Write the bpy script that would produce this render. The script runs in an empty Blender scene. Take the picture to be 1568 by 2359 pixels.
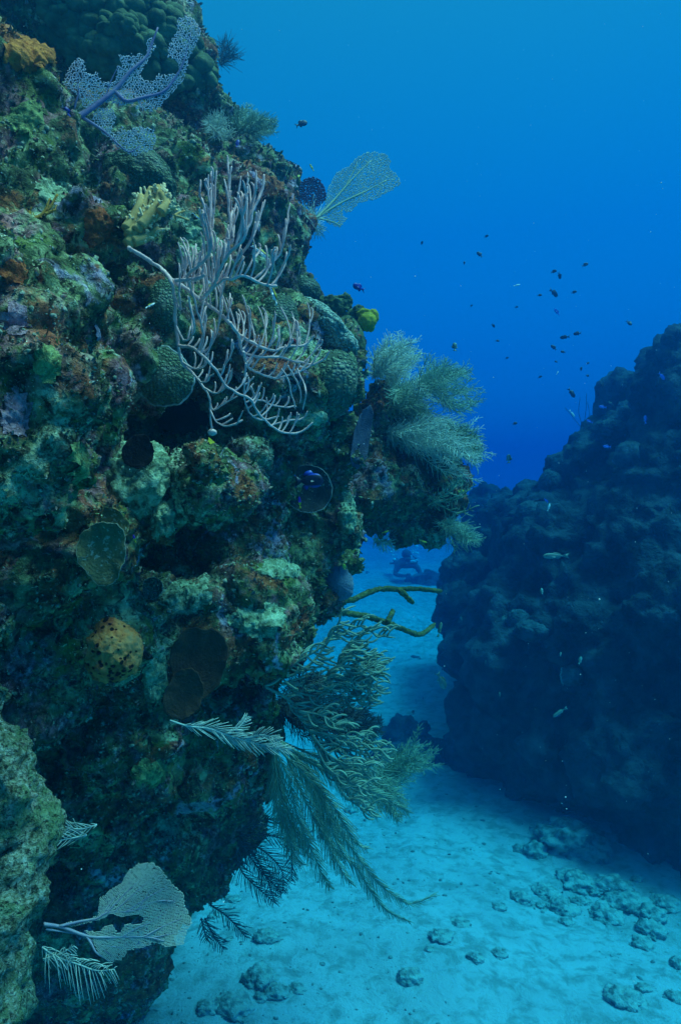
import bpy, math, random
import numpy as np
from mathutils import Vector, Matrix
from mathutils.bvhtree import BVHTree
R = math.radians
random.seed(7)
rng = np.random.default_rng(11)
S = bpy.context.scene
COL = S.collection

# ------------------------------------------------------------------ camera
F = 1637.8                       # focal length in units of a 1568 x 2358 view
cam_d = bpy.data.cameras.new('camera')
cam = bpy.data.objects.new('camera', cam_d)
COL.objects.link(cam)
cam.location = (0, 0, 0)
cam.rotation_euler = (R(90), 0, 0)
cam_d.sensor_fit = 'VERTICAL'
cam_d.sensor_height = 36.0
cam_d.sensor_width = 24.0
cam_d.lens = 25.0
cam_d.clip_start = 0.02
cam_d.clip_end = 500
S.camera = cam

# ------------------------------------------------------------------ world (open water all around)
W = bpy.data.worlds.new('World')
S.world = W
W.use_nodes = True
nt = W.node_tree
nt.nodes.clear()
wo = nt.nodes.new('ShaderNodeOutputWorld')
bg = nt.nodes.new('ShaderNodeBackground')
tc = nt.nodes.new('ShaderNodeTexCoord')
sp = nt.nodes.new('ShaderNodeSeparateXYZ')
mr = nt.nodes.new('ShaderNodeMapRange')
mr.inputs['From Min'].default_value = -1
mr.inputs['From Max'].default_value = 1
cr = nt.nodes.new('ShaderNodeValToRGB')
nt.links.new(tc.outputs['Generated'], sp.inputs[0])
nt.links.new(sp.outputs['Z'], mr.inputs['Value'])
nt.links.new(mr.outputs[0], cr.inputs[0])
nt.links.new(cr.outputs[0], bg.inputs[0])
nt.links.new(bg.outputs[0], wo.inputs[0])
stops = [(0.0, (0.02, 0.10, 0.17)), (0.40, (0.02, 0.08, 0.24)), (0.50, (0.0, 0.54, 0.74)), (0.60, (0.0, 0.31, 0.74)),
         (0.68, (0.0, 0.27, 0.70)), (0.80, (0.03, 0.32, 0.56)), (0.92, (0.6, 0.62, 0.50)), (1.0, (1.8, 1.1, 0.75))]
while len(cr.color_ramp.elements) < len(stops):
    cr.color_ramp.elements.new(0.5)
for e, (p, c) in zip(cr.color_ramp.elements, stops):
    e.position = p
    e.color = (*c, 1)
bg.inputs['Strength'].default_value = 0.66

# ------------------------------------------------------------------ sun (softened by the water surface)
sun_d = bpy.data.lights.new('sun', 'SUN')
sun = bpy.data.objects.new('sun', sun_d)
COL.objects.link(sun)
sun_d.energy = 5.0
sun_d.angle = R(26)
sun_d.color = (1.0, 0.71, 0.62)
SUN_DIR = Vector((0.44, -0.07, 1.0)).normalized()     # towards the sun
sun.rotation_euler = SUN_DIR.to_track_quat('Z', 'Y').to_euler()
sun.location = (2, 2, 8)

# ------------------------------------------------------------------ render look
S.view_settings.view_transform = 'Standard'
S.view_settings.look = 'None'
S.view_settings.exposure = 0.66
S.view_settings.gamma = 1.0
S.render.engine = 'CYCLES'
S.cycles.max_bounces = 5
S.cycles.diffuse_bounces = 2
S.cycles.glossy_bounces = 1
S.cycles.volume_bounces = 2
S.cycles.transparent_max_bounces = 8
S.cycles.caustics_reflective = False
S.cycles.caustics_refractive = False
S.cycles.use_denoising = True

SAND_Z = -2.6

# ------------------------------------------------------------------ helpers
def P(px, py, d):
    return Vector(((px - 784) / F * d, d, -(py - 1179) / F * d))

def tag(o, label=None, cat=None, group=None, kind=None):
    if label: o['label'] = label
    if cat: o['category'] = cat
    if group: o['group'] = group
    if kind: o['kind'] = kind
    return o

def empty(name, loc, label=None, cat=None, group=None):
    o = bpy.data.objects.new(name, None)
    o.empty_display_size = 0.05
    COL.objects.link(o)
    o.location = loc
    return tag(o, label, cat, group)

def make_mesh(name, v, f, smooth=True):
    """v (n,3); f an (m,k) array or a list of such arrays."""
    me = bpy.data.meshes.new(name)
    v = np.asarray(v, dtype=np.float32)
    fl = [np.asarray(a, dtype=np.int32) for a in (f if isinstance(f, list) else [f]) if len(a)]
    me.vertices.add(len(v))
    me.vertices.foreach_set('co', v.ravel())
    nl = sum(a.size for a in fl)
    npol = sum(len(a) for a in fl)
    me.loops.add(nl)
    me.polygons.add(npol)
    me.loops.foreach_set('vertex_index', np.concatenate([a.ravel() for a in fl]))
    tot = np.concatenate([np.full(len(a), a.shape[1], np.int32) for a in fl])
    st = np.concatenate([[0], np.cumsum(tot)[:-1]]).astype(np.int32)
    me.polygons.foreach_set('loop_start', st)
    me.polygons.foreach_set('loop_total', tot)
    me.polygons.foreach_set('use_smooth', np.full(npol, smooth, bool))
    me.update(calc_edges=True)
    me.validate()
    return me

def add(name, v, f, mat, parent=None, origin=None, smooth=True):
    v = np.asarray(v, dtype=np.float64)
    if origin is not None:
        v = v - np.array(origin)
    o = bpy.data.objects.new(name, make_mesh(name, v, f, smooth))
    o.data.materials.append(mat)
    COL.objects.link(o)
    if origin is not None and parent is None:
        o.location = origin
    if parent is not None:
        o.parent = parent
    return o

class MB:
    """collects pieces of one mesh"""
    def __init__(s):
        s.v = []; s.f = {}; s.n = 0
    def put(s, v, f):
        v = np.asarray(v, dtype=np.float64).reshape(-1, 3)
        for a in (f if isinstance(f, list) else [f]):
            a = np.asarray(a)
            if len(a):
                s.f.setdefault(a.shape[1], []).append(a + s.n)
        s.v.append(v); s.n += len(v)
    def build(s, name, mat, parent=None, origin=None, smooth=True):
        return add(name, np.concatenate(s.v), [np.concatenate(a) for a in s.f.values()], mat, parent, origin, smooth)

def _hash(ix, iy, iz, seed):
    h = (ix.astype(np.uint32) * np.uint32(374761393) + iy.astype(np.uint32) * np.uint32(668265263)
         + iz.astype(np.uint32) * np.uint32(2147483647) + np.uint32((seed * 974711 + 12345) & 0xffffffff))
    h = (h ^ (h >> np.uint32(13))) * np.uint32(1274126177)
    h = (h ^ (h >> np.uint32(15))) * np.uint32(2246822519)
    h = h ^ (h >> np.uint32(16))
    return h.astype(np.float64) / 4294967295.0

def noise3(p, seed=0):
    p = np.asarray(p, dtype=np.float64)
    i = np.floor(p).astype(np.int64)
    t = p - i
    u = t * t * t * (t * (t * 6 - 15) + 10)
    out = 0
    for dx in (0, 1):
        for dy in (0, 1):
            for dz in (0, 1):
                w = ((u[:, 0] if dx else 1 - u[:, 0]) * (u[:, 1] if dy else 1 - u[:, 1]) * (u[:, 2] if dz else 1 - u[:, 2]))
                out = out + w * _hash(i[:, 0] + dx, i[:, 1] + dy, i[:, 2] + dz, seed)
    return out * 2 - 1                                     # -1 .. 1

def fbm(p, octaves=4, seed=0, gain=0.5, billow=False):
    a = 1.0; s = 0.0; out = 0
    for k in range(octaves):
        n = noise3(p * (2.03 ** k) + 17.3 * k, seed + k)
        out = out + a * ((1 - 2 * np.abs(n)) if billow else n)
        s += a; a *= gain
    return out / s

def worley(p, seed=0):
    """distance to the nearest jittered lattice point"""
    p = np.asarray(p, dtype=np.float64)
    i = np.floor(p).astype(np.int64)
    best = np.full(len(p), 9.0)
    for dx in (-1, 0, 1):
        for dy in (-1, 0, 1):
            for dz in (-1, 0, 1):
                c = i + np.array([dx, dy, dz])
                q = c + np.stack([_hash(c[:, 0], c[:, 1], c[:, 2], seed + k) for k in (0, 1, 2)], 1)
                best = np.minimum(best, ((q - p) ** 2).sum(1))
    return np.sqrt(best)

_ico = {}
def ico(sub):
    if sub not in _ico:
        import bmesh
        bm = bmesh.new()
        bmesh.ops.create_icosphere(bm, subdivisions=sub, radius=1)
        v = np.array([x.co for x in bm.verts]); f = np.array([[a.index for a in x.verts] for x in bm.faces])
        bm.free()
        _ico[sub] = (v, f)
    return _ico[sub]

def tubes(PT, RD, sides=6, flat=1.0):
    """batch of tubes: PT (n,k,3), RD (n,k) -> v, [quads, caps]"""
    PT = np.asarray(PT, float); RD = np.asarray(RD, float)
    n, k, _ = PT.shape
    T = np.gradient(PT, axis=1)
    T /= np.linalg.norm(T, axis=2, keepdims=True) + 1e-12
    ref = np.where(np.abs(T[:, :1, 2:3]) > 0.9, np.array([1., 0, 0]), np.array([0, 0, 1.]))
    ref = np.broadcast_to(ref, T.shape)
    A = np.cross(T, ref); A /= np.linalg.norm(A, axis=2, keepdims=True) + 1e-12
    B = np.cross(T, A)
    th = np.arange(sides) / sides * 2 * math.pi
    ring = (A[:, :, None, :] * np.cos(th)[None, None, :, None] + flat * B[:, :, None, :] * np.sin(th)[None, None, :, None])
    V = PT[:, :, None, :] + ring * RD[:, :, None, None]
    idx = np.arange(n * k * sides).reshape(n, k, sides)
    a = idx[:, :-1, :]; b = idx[:, 1:, :]
    q = np.stack([a, np.roll(a, -1, 2), np.roll(b, -1, 2), b], -1).reshape(-1, 4)
    caps = np.concatenate([idx[:, 0, ::-1].reshape(-1, sides), idx[:, -1, :].reshape(-1, sides)])
    if sides == 4:
        return V.reshape(-1, 3), [np.concatenate([q, caps])]
    return V.reshape(-1, 3), [q, caps]

def spline(pts, n):
    """smooth resample of a polyline (Catmull-Rom)"""
    p = np.array([list(x) for x in pts], float)
    if len(p) == 2:
        t = np.linspace(0, 1, n)[:, None]
        return p[0] * (1 - t) + p[1] * t
    q = np.vstack([2 * p[0] - p[1], p, 2 * p[-1] - p[-2]])
    seg = np.linalg.norm(np.diff(p, axis=0), axis=1)
    cum = np.concatenate([[0], np.cumsum(seg)])
    out = []
    for s in np.linspace(0, cum[-1], n):
        k = min(int(np.searchsorted(cum, s, side='right')) - 1, len(seg) - 1)
        t = (s - cum[k]) / seg[k] if seg[k] else 0
        a, b, c, d = q[k], q[k + 1], q[k + 2], q[k + 3]
        out.append(0.5 * ((2 * b) + (c - a) * t + (2 * a - 5 * b + 4 * c - d) * t * t + (3 * b - a - 3 * c + d) * t ** 3))
    return np.array(out)

# ------------------------------------------------------------------ materials
class NT:
    def __init__(s, name, rough=0.9, spec=0.12):
        s.m = bpy.data.materials.new(name)
        s.m.use_nodes = True
        s.t = s.m.node_tree
        s.b = s.t.nodes['Principled BSDF']
        s.b.inputs['Roughness'].default_value = rough
        s.b.inputs['Specular IOR Level'].default_value = spec
        s.c = s.t.nodes.new('ShaderNodeTexCoord').outputs['Object']
    def link(s, a, b): s.t.links.new(a, b)
    def noise(s, scale, detail=4, rough=0.6, dist=0.0, vec=None):
        n = s.t.nodes.new('ShaderNodeTexNoise')
        n.inputs['Scale'].default_value = scale
        n.inputs['Detail'].default_value = detail
        n.inputs['Roughness'].default_value = rough
        n.inputs['Distortion'].default_value = dist
        s.link(vec or s.c, n.inputs['Vector'])
        return n.outputs['Fac']
    def voro(s, scale, feature='F1', rand=1.0, out='Distance'):
        n = s.t.nodes.new('ShaderNodeTexVoronoi')
        n.feature = feature
        n.inputs['Scale'].default_value = scale
        n.inputs['Randomness'].default_value = rand
        s.link(s.c, n.inputs['Vector'])
        return n.outputs[out]
    def ramp(s, fac, stops, interp='LINEAR'):
        n = s.t.nodes.new('ShaderNodeValToRGB')
        n.color_ramp.interpolation = interp
        while len(n.color_ramp.elements) < len(stops):
            n.color_ramp.elements.new(0.5)
        for e, (p, c) in zip(n.color_ramp.elements, stops):
            e.position = p
            e.color = (c, c, c, 1) if isinstance(c, (int, float)) else (*c, 1)
        s.link(fac, n.inputs[0])
        return n.outputs[0]
    def mix(s, fac, a, b, mode='MIX'):
        n = s.t.nodes.new('ShaderNodeMix')
        n.data_type = 'RGBA'; n.blend_type = mode
        for sock, val in ((n.inputs[0], fac), (n.inputs[6], a), (n.inputs[7], b)):
            if isinstance(val, (int, float)): sock.default_value = val
            elif isinstance(val, tuple): sock.default_value = (*val, 1)
            else: s.link(val, sock)
        return n.outputs[2]
    def math(s, op, a, b=0.0):
        n = s.t.nodes.new('ShaderNodeMath'); n.operation = op
        for sock, val in ((n.inputs[0], a), (n.inputs[1], b)):
            if isinstance(val, (int, float)): sock.default_value = val
            else: s.link(val, sock)
        return n.outputs[0]
    def color(s, c):
        if isinstance(c, tuple): s.b.inputs['Base Color'].default_value = (*c, 1)
        else: s.link(c, s.b.inputs['Base Color'])
        return s
    def bump(s, h, strength=0.6, dist=0.01):
        n = s.t.nodes.new('ShaderNodeBump')
        n.inputs['Strength'].default_value = strength
        n.inputs['Distance'].default_value = dist
        s.link(h, n.inputs['Height'])
        s.link(n.outputs[0], s.b.inputs['Normal'])
        return s

def mat_reef(name, scale=1.0, bright=1.0):
    t = NT(name)
    k = bright
    big = t.noise(2.6 * scale, 3, 0.55, 0.3)
    mid = t.noise(11 * scale, 5, 0.65, 0.4)
    fine = t.noise(55 * scale, 5, 0.7)
    speck = t.noise(150 * scale, 3, 0.7)
    base = t.ramp(mid, [(0.32, (0.015 * k, 0.02 * k, 0.012 * k)), (0.45, (0.06 * k, 0.085 * k, 0.035 * k)), (0.56, (0.17 * k, 0.21 * k, 0.095 * k)), (0.70, (0.44 * k, 0.50 * k, 0.27 * k))])
    pk = t.ramp(t.noise(7 * scale, 4, 0.6, 0.6), [(0.48, 0.0), (0.58, 0.88)])
    c = t.mix(pk, base, t.ramp(fine, [(0.40, (0.10 * k, 0.025 * k, 0.03 * k)), (0.60, (0.36 * k, 0.16 * k, 0.19 * k))]))                # crustose pink and maroon
    gr = t.ramp(t.noise(9.3 * scale, 5, 0.65, 0.8), [(0.53, 0.0), (0.62, 0.85)])
    c = t.mix(gr, c, (0.085 * k, 0.13 * k, 0.022 * k))                   # algae
    rd = t.ramp(t.noise(14.7 * scale, 3, 0.6, 0.5), [(0.63, 0.0), (0.69, 0.8)])
    c = t.mix(rd, c, (0.20 * k, 0.035 * k, 0.02 * k))                    # red encrusting sponge
    c = t.mix(t.ramp(t.math('ADD', t.noise(3.3 * scale, 3, 0.6, 0.9), t.math('MULTIPLY', fine, 0.35)), [(0.76, 0.0), (0.84, 0.8)]), c, t.ramp(speck, [(0.35, (0.22 * k, 0.28 * k, 0.16 * k)), (0.6, (0.50 * k, 0.58 * k, 0.38 * k))]))
    c = t.mix(t.ramp(t.math('ADD', t.noise(4.1 * scale, 3, 0.6, 1.2), t.math('MULTIPLY', fine, 0.3)), [(0.695, 0.0), (0.755, 0.85)]), c, t.ramp(fine, [(0.35, (0.11 * k, 0.018 * k, 0.008 * k)), (0.62, (0.36 * k, 0.10 * k, 0.035 * k))]))
    c = t.mix(t.ramp(t.math('ADD', t.noise(5.7 * scale, 3, 0.6, 1.0), t.math('MULTIPLY', fine, 0.3)), [(0.765, 0.0), (0.82, 0.7)]), c, t.ramp(fine, [(0.35, (0.26 * k, 0.20 * k, 0.32 * k)), (0.62, (0.48 * k, 0.38 * k, 0.50 * k))]))
    dk = t.ramp(t.noise(33 * scale, 4, 0.7, 0.5), [(0.38, 0.06), (0.52, 1.0)])  # dark mottling that paints crease shade into the colour
    c = t.mix(1.0, c, dk, 'MULTIPLY')
    lt = t.ramp(fine, [(0.60, 0.0), (0.70, 0.6)])
    c = t.mix(lt, c, (0.52 * k, 0.60 * k, 0.36 * k))
    c = t.mix(t.ramp(speck, [(0.66, 0.0), (0.72, 0.9)]), c, (0.60 * k, 0.64 * k, 0.5 * k))
    c = t.mix(t.ramp(big, [(0.4, 0.0), (0.6, 0.35)]), c, (0.045 * k, 0.05 * k, 0.03 * k))
    t.color(c)
    h = t.math('ADD', t.math('MULTIPLY', fine, 1.0), t.math('MULTIPLY', speck, 0.35))
    h = t.math('ADD', h, t.math('MULTIPLY', t.voro(38 * scale), -0.5))
    t.bump(h, 1.0, 0.022)
    return t.m

def mat_plain(name, a, b=None, scale=20, bump=0.4, bscale=60, bdist=0.004, rough=0.85, pos=(0.35, 0.65)):
    t = NT(name, rough)
    if b is None: b = tuple(x * 0.6 for x in a)
    t.color(t.ramp(t.noise(scale, 4, 0.6), [(pos[0], b), (pos[1], a)]))
    if bump: t.bump(t.noise(bscale, 4, 0.65), bump, bdist)
    return t.m

def mat_sand():
    t = NT('sand', 0.95, 0.1)
    a = t.noise(1.3, 4, 0.6, 0.5)
    b = t.noise(9, 5, 0.7, 0.3)
    g = t.noise(90, 3, 0.7)
    c = t.ramp(a, [(0.35, (0.43, 0.42, 0.42)), (0.60, (0.56, 0.55, 0.55))])
    c = t.mix(t.ramp(b, [(0.38, 0.85), (0.54, 0.0)]), c, (0.27, 0.28, 0.25))
    c = t.mix(t.ramp(g, [(0.62, 0.0), (0.75, 0.5)]), c, (0.30, 0.30, 0.27))
    t.color(c)
    t.bump(t.math('ADD', t.math('MULTIPLY', b, 1.0), t.math('MULTIPLY', g, 0.2)), 0.7, 0.05)
    return t.m

M = {}
M['reef'] = mat_reef('reef_rock', 1.0, 1.95)
M['far_reef'] = mat_plain('reef_rock_far', (0.11, 0.11, 0.13), (0.03, 0.032, 0.04), 5.0, 1.0, 16, 0.06, pos=(0.38, 0.68))  # blue-grey, low-contrast colour carries painted distance haze
M['sand'] = mat_sand()
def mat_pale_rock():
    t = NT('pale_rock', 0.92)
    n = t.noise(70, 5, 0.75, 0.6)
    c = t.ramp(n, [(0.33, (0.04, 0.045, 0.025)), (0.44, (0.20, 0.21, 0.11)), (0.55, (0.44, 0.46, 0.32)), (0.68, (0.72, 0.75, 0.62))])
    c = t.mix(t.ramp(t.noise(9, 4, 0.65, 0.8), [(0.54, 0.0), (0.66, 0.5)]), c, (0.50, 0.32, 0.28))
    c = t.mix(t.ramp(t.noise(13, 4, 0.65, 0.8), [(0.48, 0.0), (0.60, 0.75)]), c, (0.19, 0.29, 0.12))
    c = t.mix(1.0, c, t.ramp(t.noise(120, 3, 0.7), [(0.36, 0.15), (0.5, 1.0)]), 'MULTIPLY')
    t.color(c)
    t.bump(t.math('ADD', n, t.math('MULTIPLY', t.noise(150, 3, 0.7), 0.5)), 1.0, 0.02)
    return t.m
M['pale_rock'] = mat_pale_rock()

# ------------------------------------------------------------------ rock masses grown from lumps
def lumps(blobs, voxel, amp=0.03, freq=9.0, seed=1, extra=True):
    v0, f0 = ico(3)
    vs, fs, n = [], [], 0
    r_ = np.random.default_rng(seed)
    allb = []
    for b in blobs:
        px, py, d, rp = b[:4]
        sq = b[4] if len(b) > 4 else (1, 1, 1)
        allb.append((np.array(P(px, py, d)), rp * d / F, np.array(sq, float)))
    for c, r, sq in allb:
        v = v0 * r * sq
        v = v * (1 + 0.25 * fbm(v0 * 1.3 + c * 3, 2, seed)[:, None]) + c
        vs.append(v); fs.append(f0 + n); n += len(v)
    me = make_mesh('tmp', np.concatenate(vs), np.concatenate(fs))
    o = bpy.data.objects.new('tmp', me)
    COL.objects.link(o)
    m = o.modifiers.new('r', 'REMESH')
    m.mode = 'VOXEL'; m.voxel_size = voxel; m.use_smooth_shade = True
    sm = o.modifiers.new('s', 'SMOOTH'); sm.iterations = 4; sm.factor = 0.5
    dg = bpy.context.evaluated_depsgraph_get()
    ev = o.evaluated_get(dg)
    em = ev.to_mesh()
    nv = len(em.vertices)
    co = np.empty(nv * 3, np.float32); em.vertices.foreach_get('co', co); co = co.reshape(-1, 3).astype(float)
    no = np.empty(nv * 3, np.float32); em.vertices.foreach_get('normal', no); no = no.reshape(-1, 3).astype(float)
    nf = len(em.polygons)
    fv = np.empty(len(em.loops), np.int32); em.loops.foreach_get('vertex_index', fv)
    f = fv.reshape(nf, 4)
    ev.to_mesh_clear()
    bpy.data.objects.remove(o); bpy.data.meshes.remove(me)
    warp = co + 0.04 * np.stack([noise3(co * 6, 50 + k) for k in range(3)], 1)
    h = fbm(co * freq * 0.35, 3, seed + 3) * amp * 1.6
    h += (0.55 - worley(warp * freq, seed + 9)) * amp * 1.3          # rounded knobs with creases between
    h += (0.45 - worley(warp * freq * 0.42, seed + 19)) * amp * 1.1
    h += (0.5 - worley(warp * freq * 2.7, seed + 29)) * amp * 0.65
    h += fbm(co * freq * 3.1, 4, seed + 60, 0.6) * amp * 0.7
    co = co + no * h[:, None]
    return co, f

reef_blobs = [
    # near upper left mass
    (20, 250, 1.80, 130), (-80, 280, 1.75, 230), (60, 420, 1.68, 140), (90, 560, 1.56, 140), (190, 540, 1.52, 85), (245, 535, 1.52, 55), (150, 700, 1.38, 90),
    (50, 760, 1.33, 160), (-120, 700, 1.35, 260), (110, 910, 1.25, 125), (40, 1050, 1.24, 165), (150, 1080, 1.32, 75), (-150, 1000, 1.25, 280), (170, 980, 1.35, 60),
    (60, 700, 1.75, 200), (60, 950, 1.7, 220),
    # top plates
    (230, 70, 3.1, 190), (340, 150, 3.0, 140), (100, 0, 3.1, 220), (410, 210, 3.0, 85), (-50, -30, 3.1, 230), (385, 60, 3.1, 65), (440, 140, 3.1, 50),
    (400, 330, 3.5, 140), (300, 290, 3.6, 170),
    # shoulder behind the sea rod
    (330, 430, 2.4, 100), (300, 520, 2.2, 130), (440, 400, 3.1, 110), (520, 300, 3.3, 60), (560, 430, 3.2, 110), (620, 420, 3.3, 65), (620, 540, 3.1, 95),
    (520, 560, 2.7, 160), (630, 660, 2.9, 90), (420, 620, 2.4, 150), (690, 660, 3.0, 45), (660, 400, 3.4, 30),
    (500, 780, 2.25, 150), (620, 760, 2.5, 120), (650, 880, 2.3, 140), (740, 800, 2.7, 95), (770, 880, 2.5, 80), (800, 790, 2.9, 50), (830, 870, 2.8, 40),
    (350, 720, 2.0, 110), (340, 850, 1.95, 100), (275, 800, 2.1, 70),
    # middle wall
    (500, 1120, 2.5, 190), (650, 1120, 2.7, 160), (770, 1030, 2.6, 90), (780, 1200, 2.6, 80), (600, 1300, 2.7, 170), (700, 1340, 2.75, 100), (480, 1300, 2.45, 180),
    (310, 1120, 1.85, 95), (345, 1190, 1.85, 60), (280, 1075, 1.9, 60), (770, 1290, 2.8, 75),
    # right hand outcrop
    (900, 970, 3.5, 65), (960, 1040, 3.5, 75), (1000, 1120, 3.5, 70), (920, 1150, 3.3, 85), (860, 1120, 3.1, 90), (990, 1200, 3.5, 55), (930, 1220, 3.4, 40), (860, 1180, 3.2, 60),
    (870, 900, 3.3, 30), (850, 960, 3.15, 60), (852, 1030, 3.1, 62), (487, 1072, 1.66, 62), (480, 1105, 1.85, 90), (430, 1130, 2.1, 90), (560, 1080, 2.15, 70),
    # left middle
    (150, 1270, 1.75, 190), (-50, 1320, 1.75, 260), (200, 1450, 1.85, 150), (50, 1520, 1.85, 220),
    # lower shelf and underside
    (560, 1440, 2.2, 140), (640, 1470, 2.3, 75), (430, 1480, 2.1, 140), (300, 1480, 2.0, 150), (300, 1650, 2.1, 180), (450, 1680, 2.3, 150), (560, 1570, 2.4, 90),
    (470, 1850, 2.9, 150), (350, 1850, 2.7, 190), (200, 1750, 2.35, 210), (390, 1990, 2.8, 140), (230, 2080, 2.7, 210), (278, 2230, 3.0, 98), (115, 2320, 2.9, 190),
    (450, 1950, 3.0, 100), (540, 1760, 2.8, 80), (570, 1670, 2.7, 70), (600, 1800, 3.2, 40),
    # backing
    (250, 330, 4.0, 250), (150, 800, 2.9, 500), (420, 900, 3.4, 330), (600, 900, 3.6, 200), (250, 1300, 2.9, 420), (550, 1250, 3.2, 220), (250, 1750, 3.2, 330), (70, 2200, 3.5, 280),
    (450, 500, 3.9, 190), (-300, 500, 3.2, 500), (-300, 1500, 3.0, 600), (-100, 2300, 3.5, 350), (70, 2500, 3.6, 230), (50, 2700, 3.8, 260),
]
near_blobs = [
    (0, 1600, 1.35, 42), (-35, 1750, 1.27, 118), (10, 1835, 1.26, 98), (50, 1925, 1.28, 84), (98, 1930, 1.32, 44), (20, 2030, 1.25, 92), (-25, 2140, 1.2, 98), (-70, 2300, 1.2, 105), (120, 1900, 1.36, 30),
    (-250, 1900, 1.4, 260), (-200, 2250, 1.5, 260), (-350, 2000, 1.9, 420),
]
v, f = lumps(reef_blobs, 0.0135, 0.041, 9.0, 1)
print('reef verts', len(v))
reef = tag(add('reef_wall', v, f, M['reef']), kind='structure')
RV, RF = v, f
RN = np.empty(len(v) * 3, np.float32); reef.data.vertex_normals.foreach_get('vector', RN); RN = RN.reshape(-1, 3).astype(float)
BVH = BVHTree.FromPolygons([Vector(x) for x in v], [tuple(x) for x in f.tolist()])

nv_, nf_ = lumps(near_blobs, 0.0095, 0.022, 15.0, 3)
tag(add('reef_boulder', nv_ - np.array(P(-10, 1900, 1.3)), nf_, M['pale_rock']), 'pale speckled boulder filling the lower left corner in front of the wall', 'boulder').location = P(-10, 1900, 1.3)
right_blobs = [
    (900, 1420, 17.0, 75, (1.3, 1, 0.8)), (1000, 1390, 16.0, 80), (960, 1440, 14.5, 35), (820, 1400, 18, 80), (880, 1500, 12.5, 26, (2.2, 1, 0.6)), (950, 1530, 11.0, 30, (2.0, 1, 0.6)), (930, 1695, 7.9, 46, (1.2, 1, 0.9)), (975, 1740, 7.5, 52, (1.3, 1, 0.9)), (905, 1745, 7.5, 40, (1.2, 1, 0.8)), (1080, 1860, 6.6, 60, (1.6, 1, 0.5)), (1180, 1890, 6.3, 60, (1.6, 1, 0.5)), (1010, 1830, 6.9, 40, (1.5, 1, 0.5)),
    (1560, 830, 6.9, 75), (1640, 900, 6.6, 160), (1560, 960, 6.9, 110), (1500, 900, 7.0, 55), (1450, 930, 8.0, 60), (1480, 1020, 7.4, 100), (1400, 1060, 7.8, 90), (1350, 1080, 7.6, 70),
    (1300, 1110, 7.6, 60), (1390, 1180, 7.3, 110), (1300, 1200, 7.5, 90), (1560, 1150, 6.6, 170), (1500, 1300, 6.4, 200), (1330, 1330, 6.9, 170), (1220, 1260, 7.8, 100), (1170, 1200, 8.6, 70),
    (1230, 1170, 8.2, 55), (1105, 1180, 10.4, 45), (1115, 1140, 10.4, 28), (1130, 1280, 8.6, 90), (1090, 1330, 8.4, 75), (1068, 1400, 8.2, 76), (1125, 1500, 7.6, 96), (1250, 1480, 6.8, 190),
    (1450, 1500, 6.2, 230), (1640, 1450, 5.9, 260), (1128, 1620, 7.4, 90), (1106, 1720, 7.3, 66), (1200, 1650, 6.9, 160), (1350, 1680, 6.4, 200), (1520, 1700, 5.9, 220), (1700, 1750, 5.5, 260),
    (1120, 1770, 7.2, 60), (1250, 1790, 6.7, 110), (1400, 1830, 6.3, 110), (1550, 1900, 5.8, 140), (1720, 2000, 5.3, 200), (1690, 1900, 5.3, 170),
    (1500, 1400, 8.0, 330), (1350, 1500, 8.2, 280), (1800, 1300, 7.5, 420), (1800, 1800, 7.0, 420), (1700, 1050, 8.0, 220), (1140, 1450, 9.5, 80), (1200, 1400, 9.5, 180),
]
v, f = lumps(right_blobs, 0.038, 0.12, 3.1, 5)
print('ridge verts', len(v))
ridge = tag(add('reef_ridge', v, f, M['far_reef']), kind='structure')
BVR = BVHTree.FromPolygons([Vector(x) for x in v], [tuple(x) for x in f.tolist()])

# ------------------------------------------------------------------ sandy bottom
def sand_h(x, y):
    p = np.stack([x, y, np.zeros_like(x)], 1)
    z = SAND_Z + 0.95 * np.clip((y - 7.0) / 9.0, 0, 1) ** 1.3 + 0.05 * np.clip(y - 16, 0, 20)
    z += 0.16 * fbm(p * 0.45, 3, 70) + 0.03 * fbm(p * 2.2, 3, 80) + 0.012 * fbm(p * 9, 3, 90)
    z += 0.35 * np.exp(-((x - 0.6) ** 2 / 1.2 + (y - 13.0) ** 2 / 3.0))
    return z
def sand_at(x, y): return float(sand_h(np.array([x]), np.array([y]))[0])
u = np.linspace(0, 1, 420)
ys = -2 + 33.5 * (0.25 * u + 0.75 * u ** 2)
xs = np.linspace(-1, 1, 361); xs = 11.5 * (0.35 * xs + 0.65 * xs ** 3) + 0.8
X, Y = np.meshgrid(xs, ys)
Z = sand_h(X.ravel(), Y.ravel())
I = np.arange(X.size).reshape(X.shape)
quads = np.stack([I[:-1, :-1], I[:-1, 1:], I[1:, 1:], I[1:, :-1]], -1).reshape(-1, 4)
sand = tag(add('sandy_seabed', np.stack([X.ravel(), Y.ravel(), Z], 1), quads, M['sand']), kind='structure')


# ------------------------------------------------------------------ object materials
def mat_polyp(name, pit, rim, scale, dist=0.006, worn=(0.4, 0.4, 0.34)):
    """star coral skin: a field of small round cups"""
    t = NT(name, 0.8)
    d = t.voro(scale, 'F1', 0.75)
    c = t.ramp(d, [(0.12, pit), (0.42, rim), (0.60, tuple(x * 0.35 for x in rim))])
    c = t.mix(t.ramp(t.noise(9, 4, 0.6), [(0.55, 0.0), (0.72, 0.6)]), c, worn)
    t.color(c)
    t.bump(t.ramp(d, [(0.0, 0.25), (0.30, 1.0), (0.62, 0.0)]), 1.0, dist)
    return t.m

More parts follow.
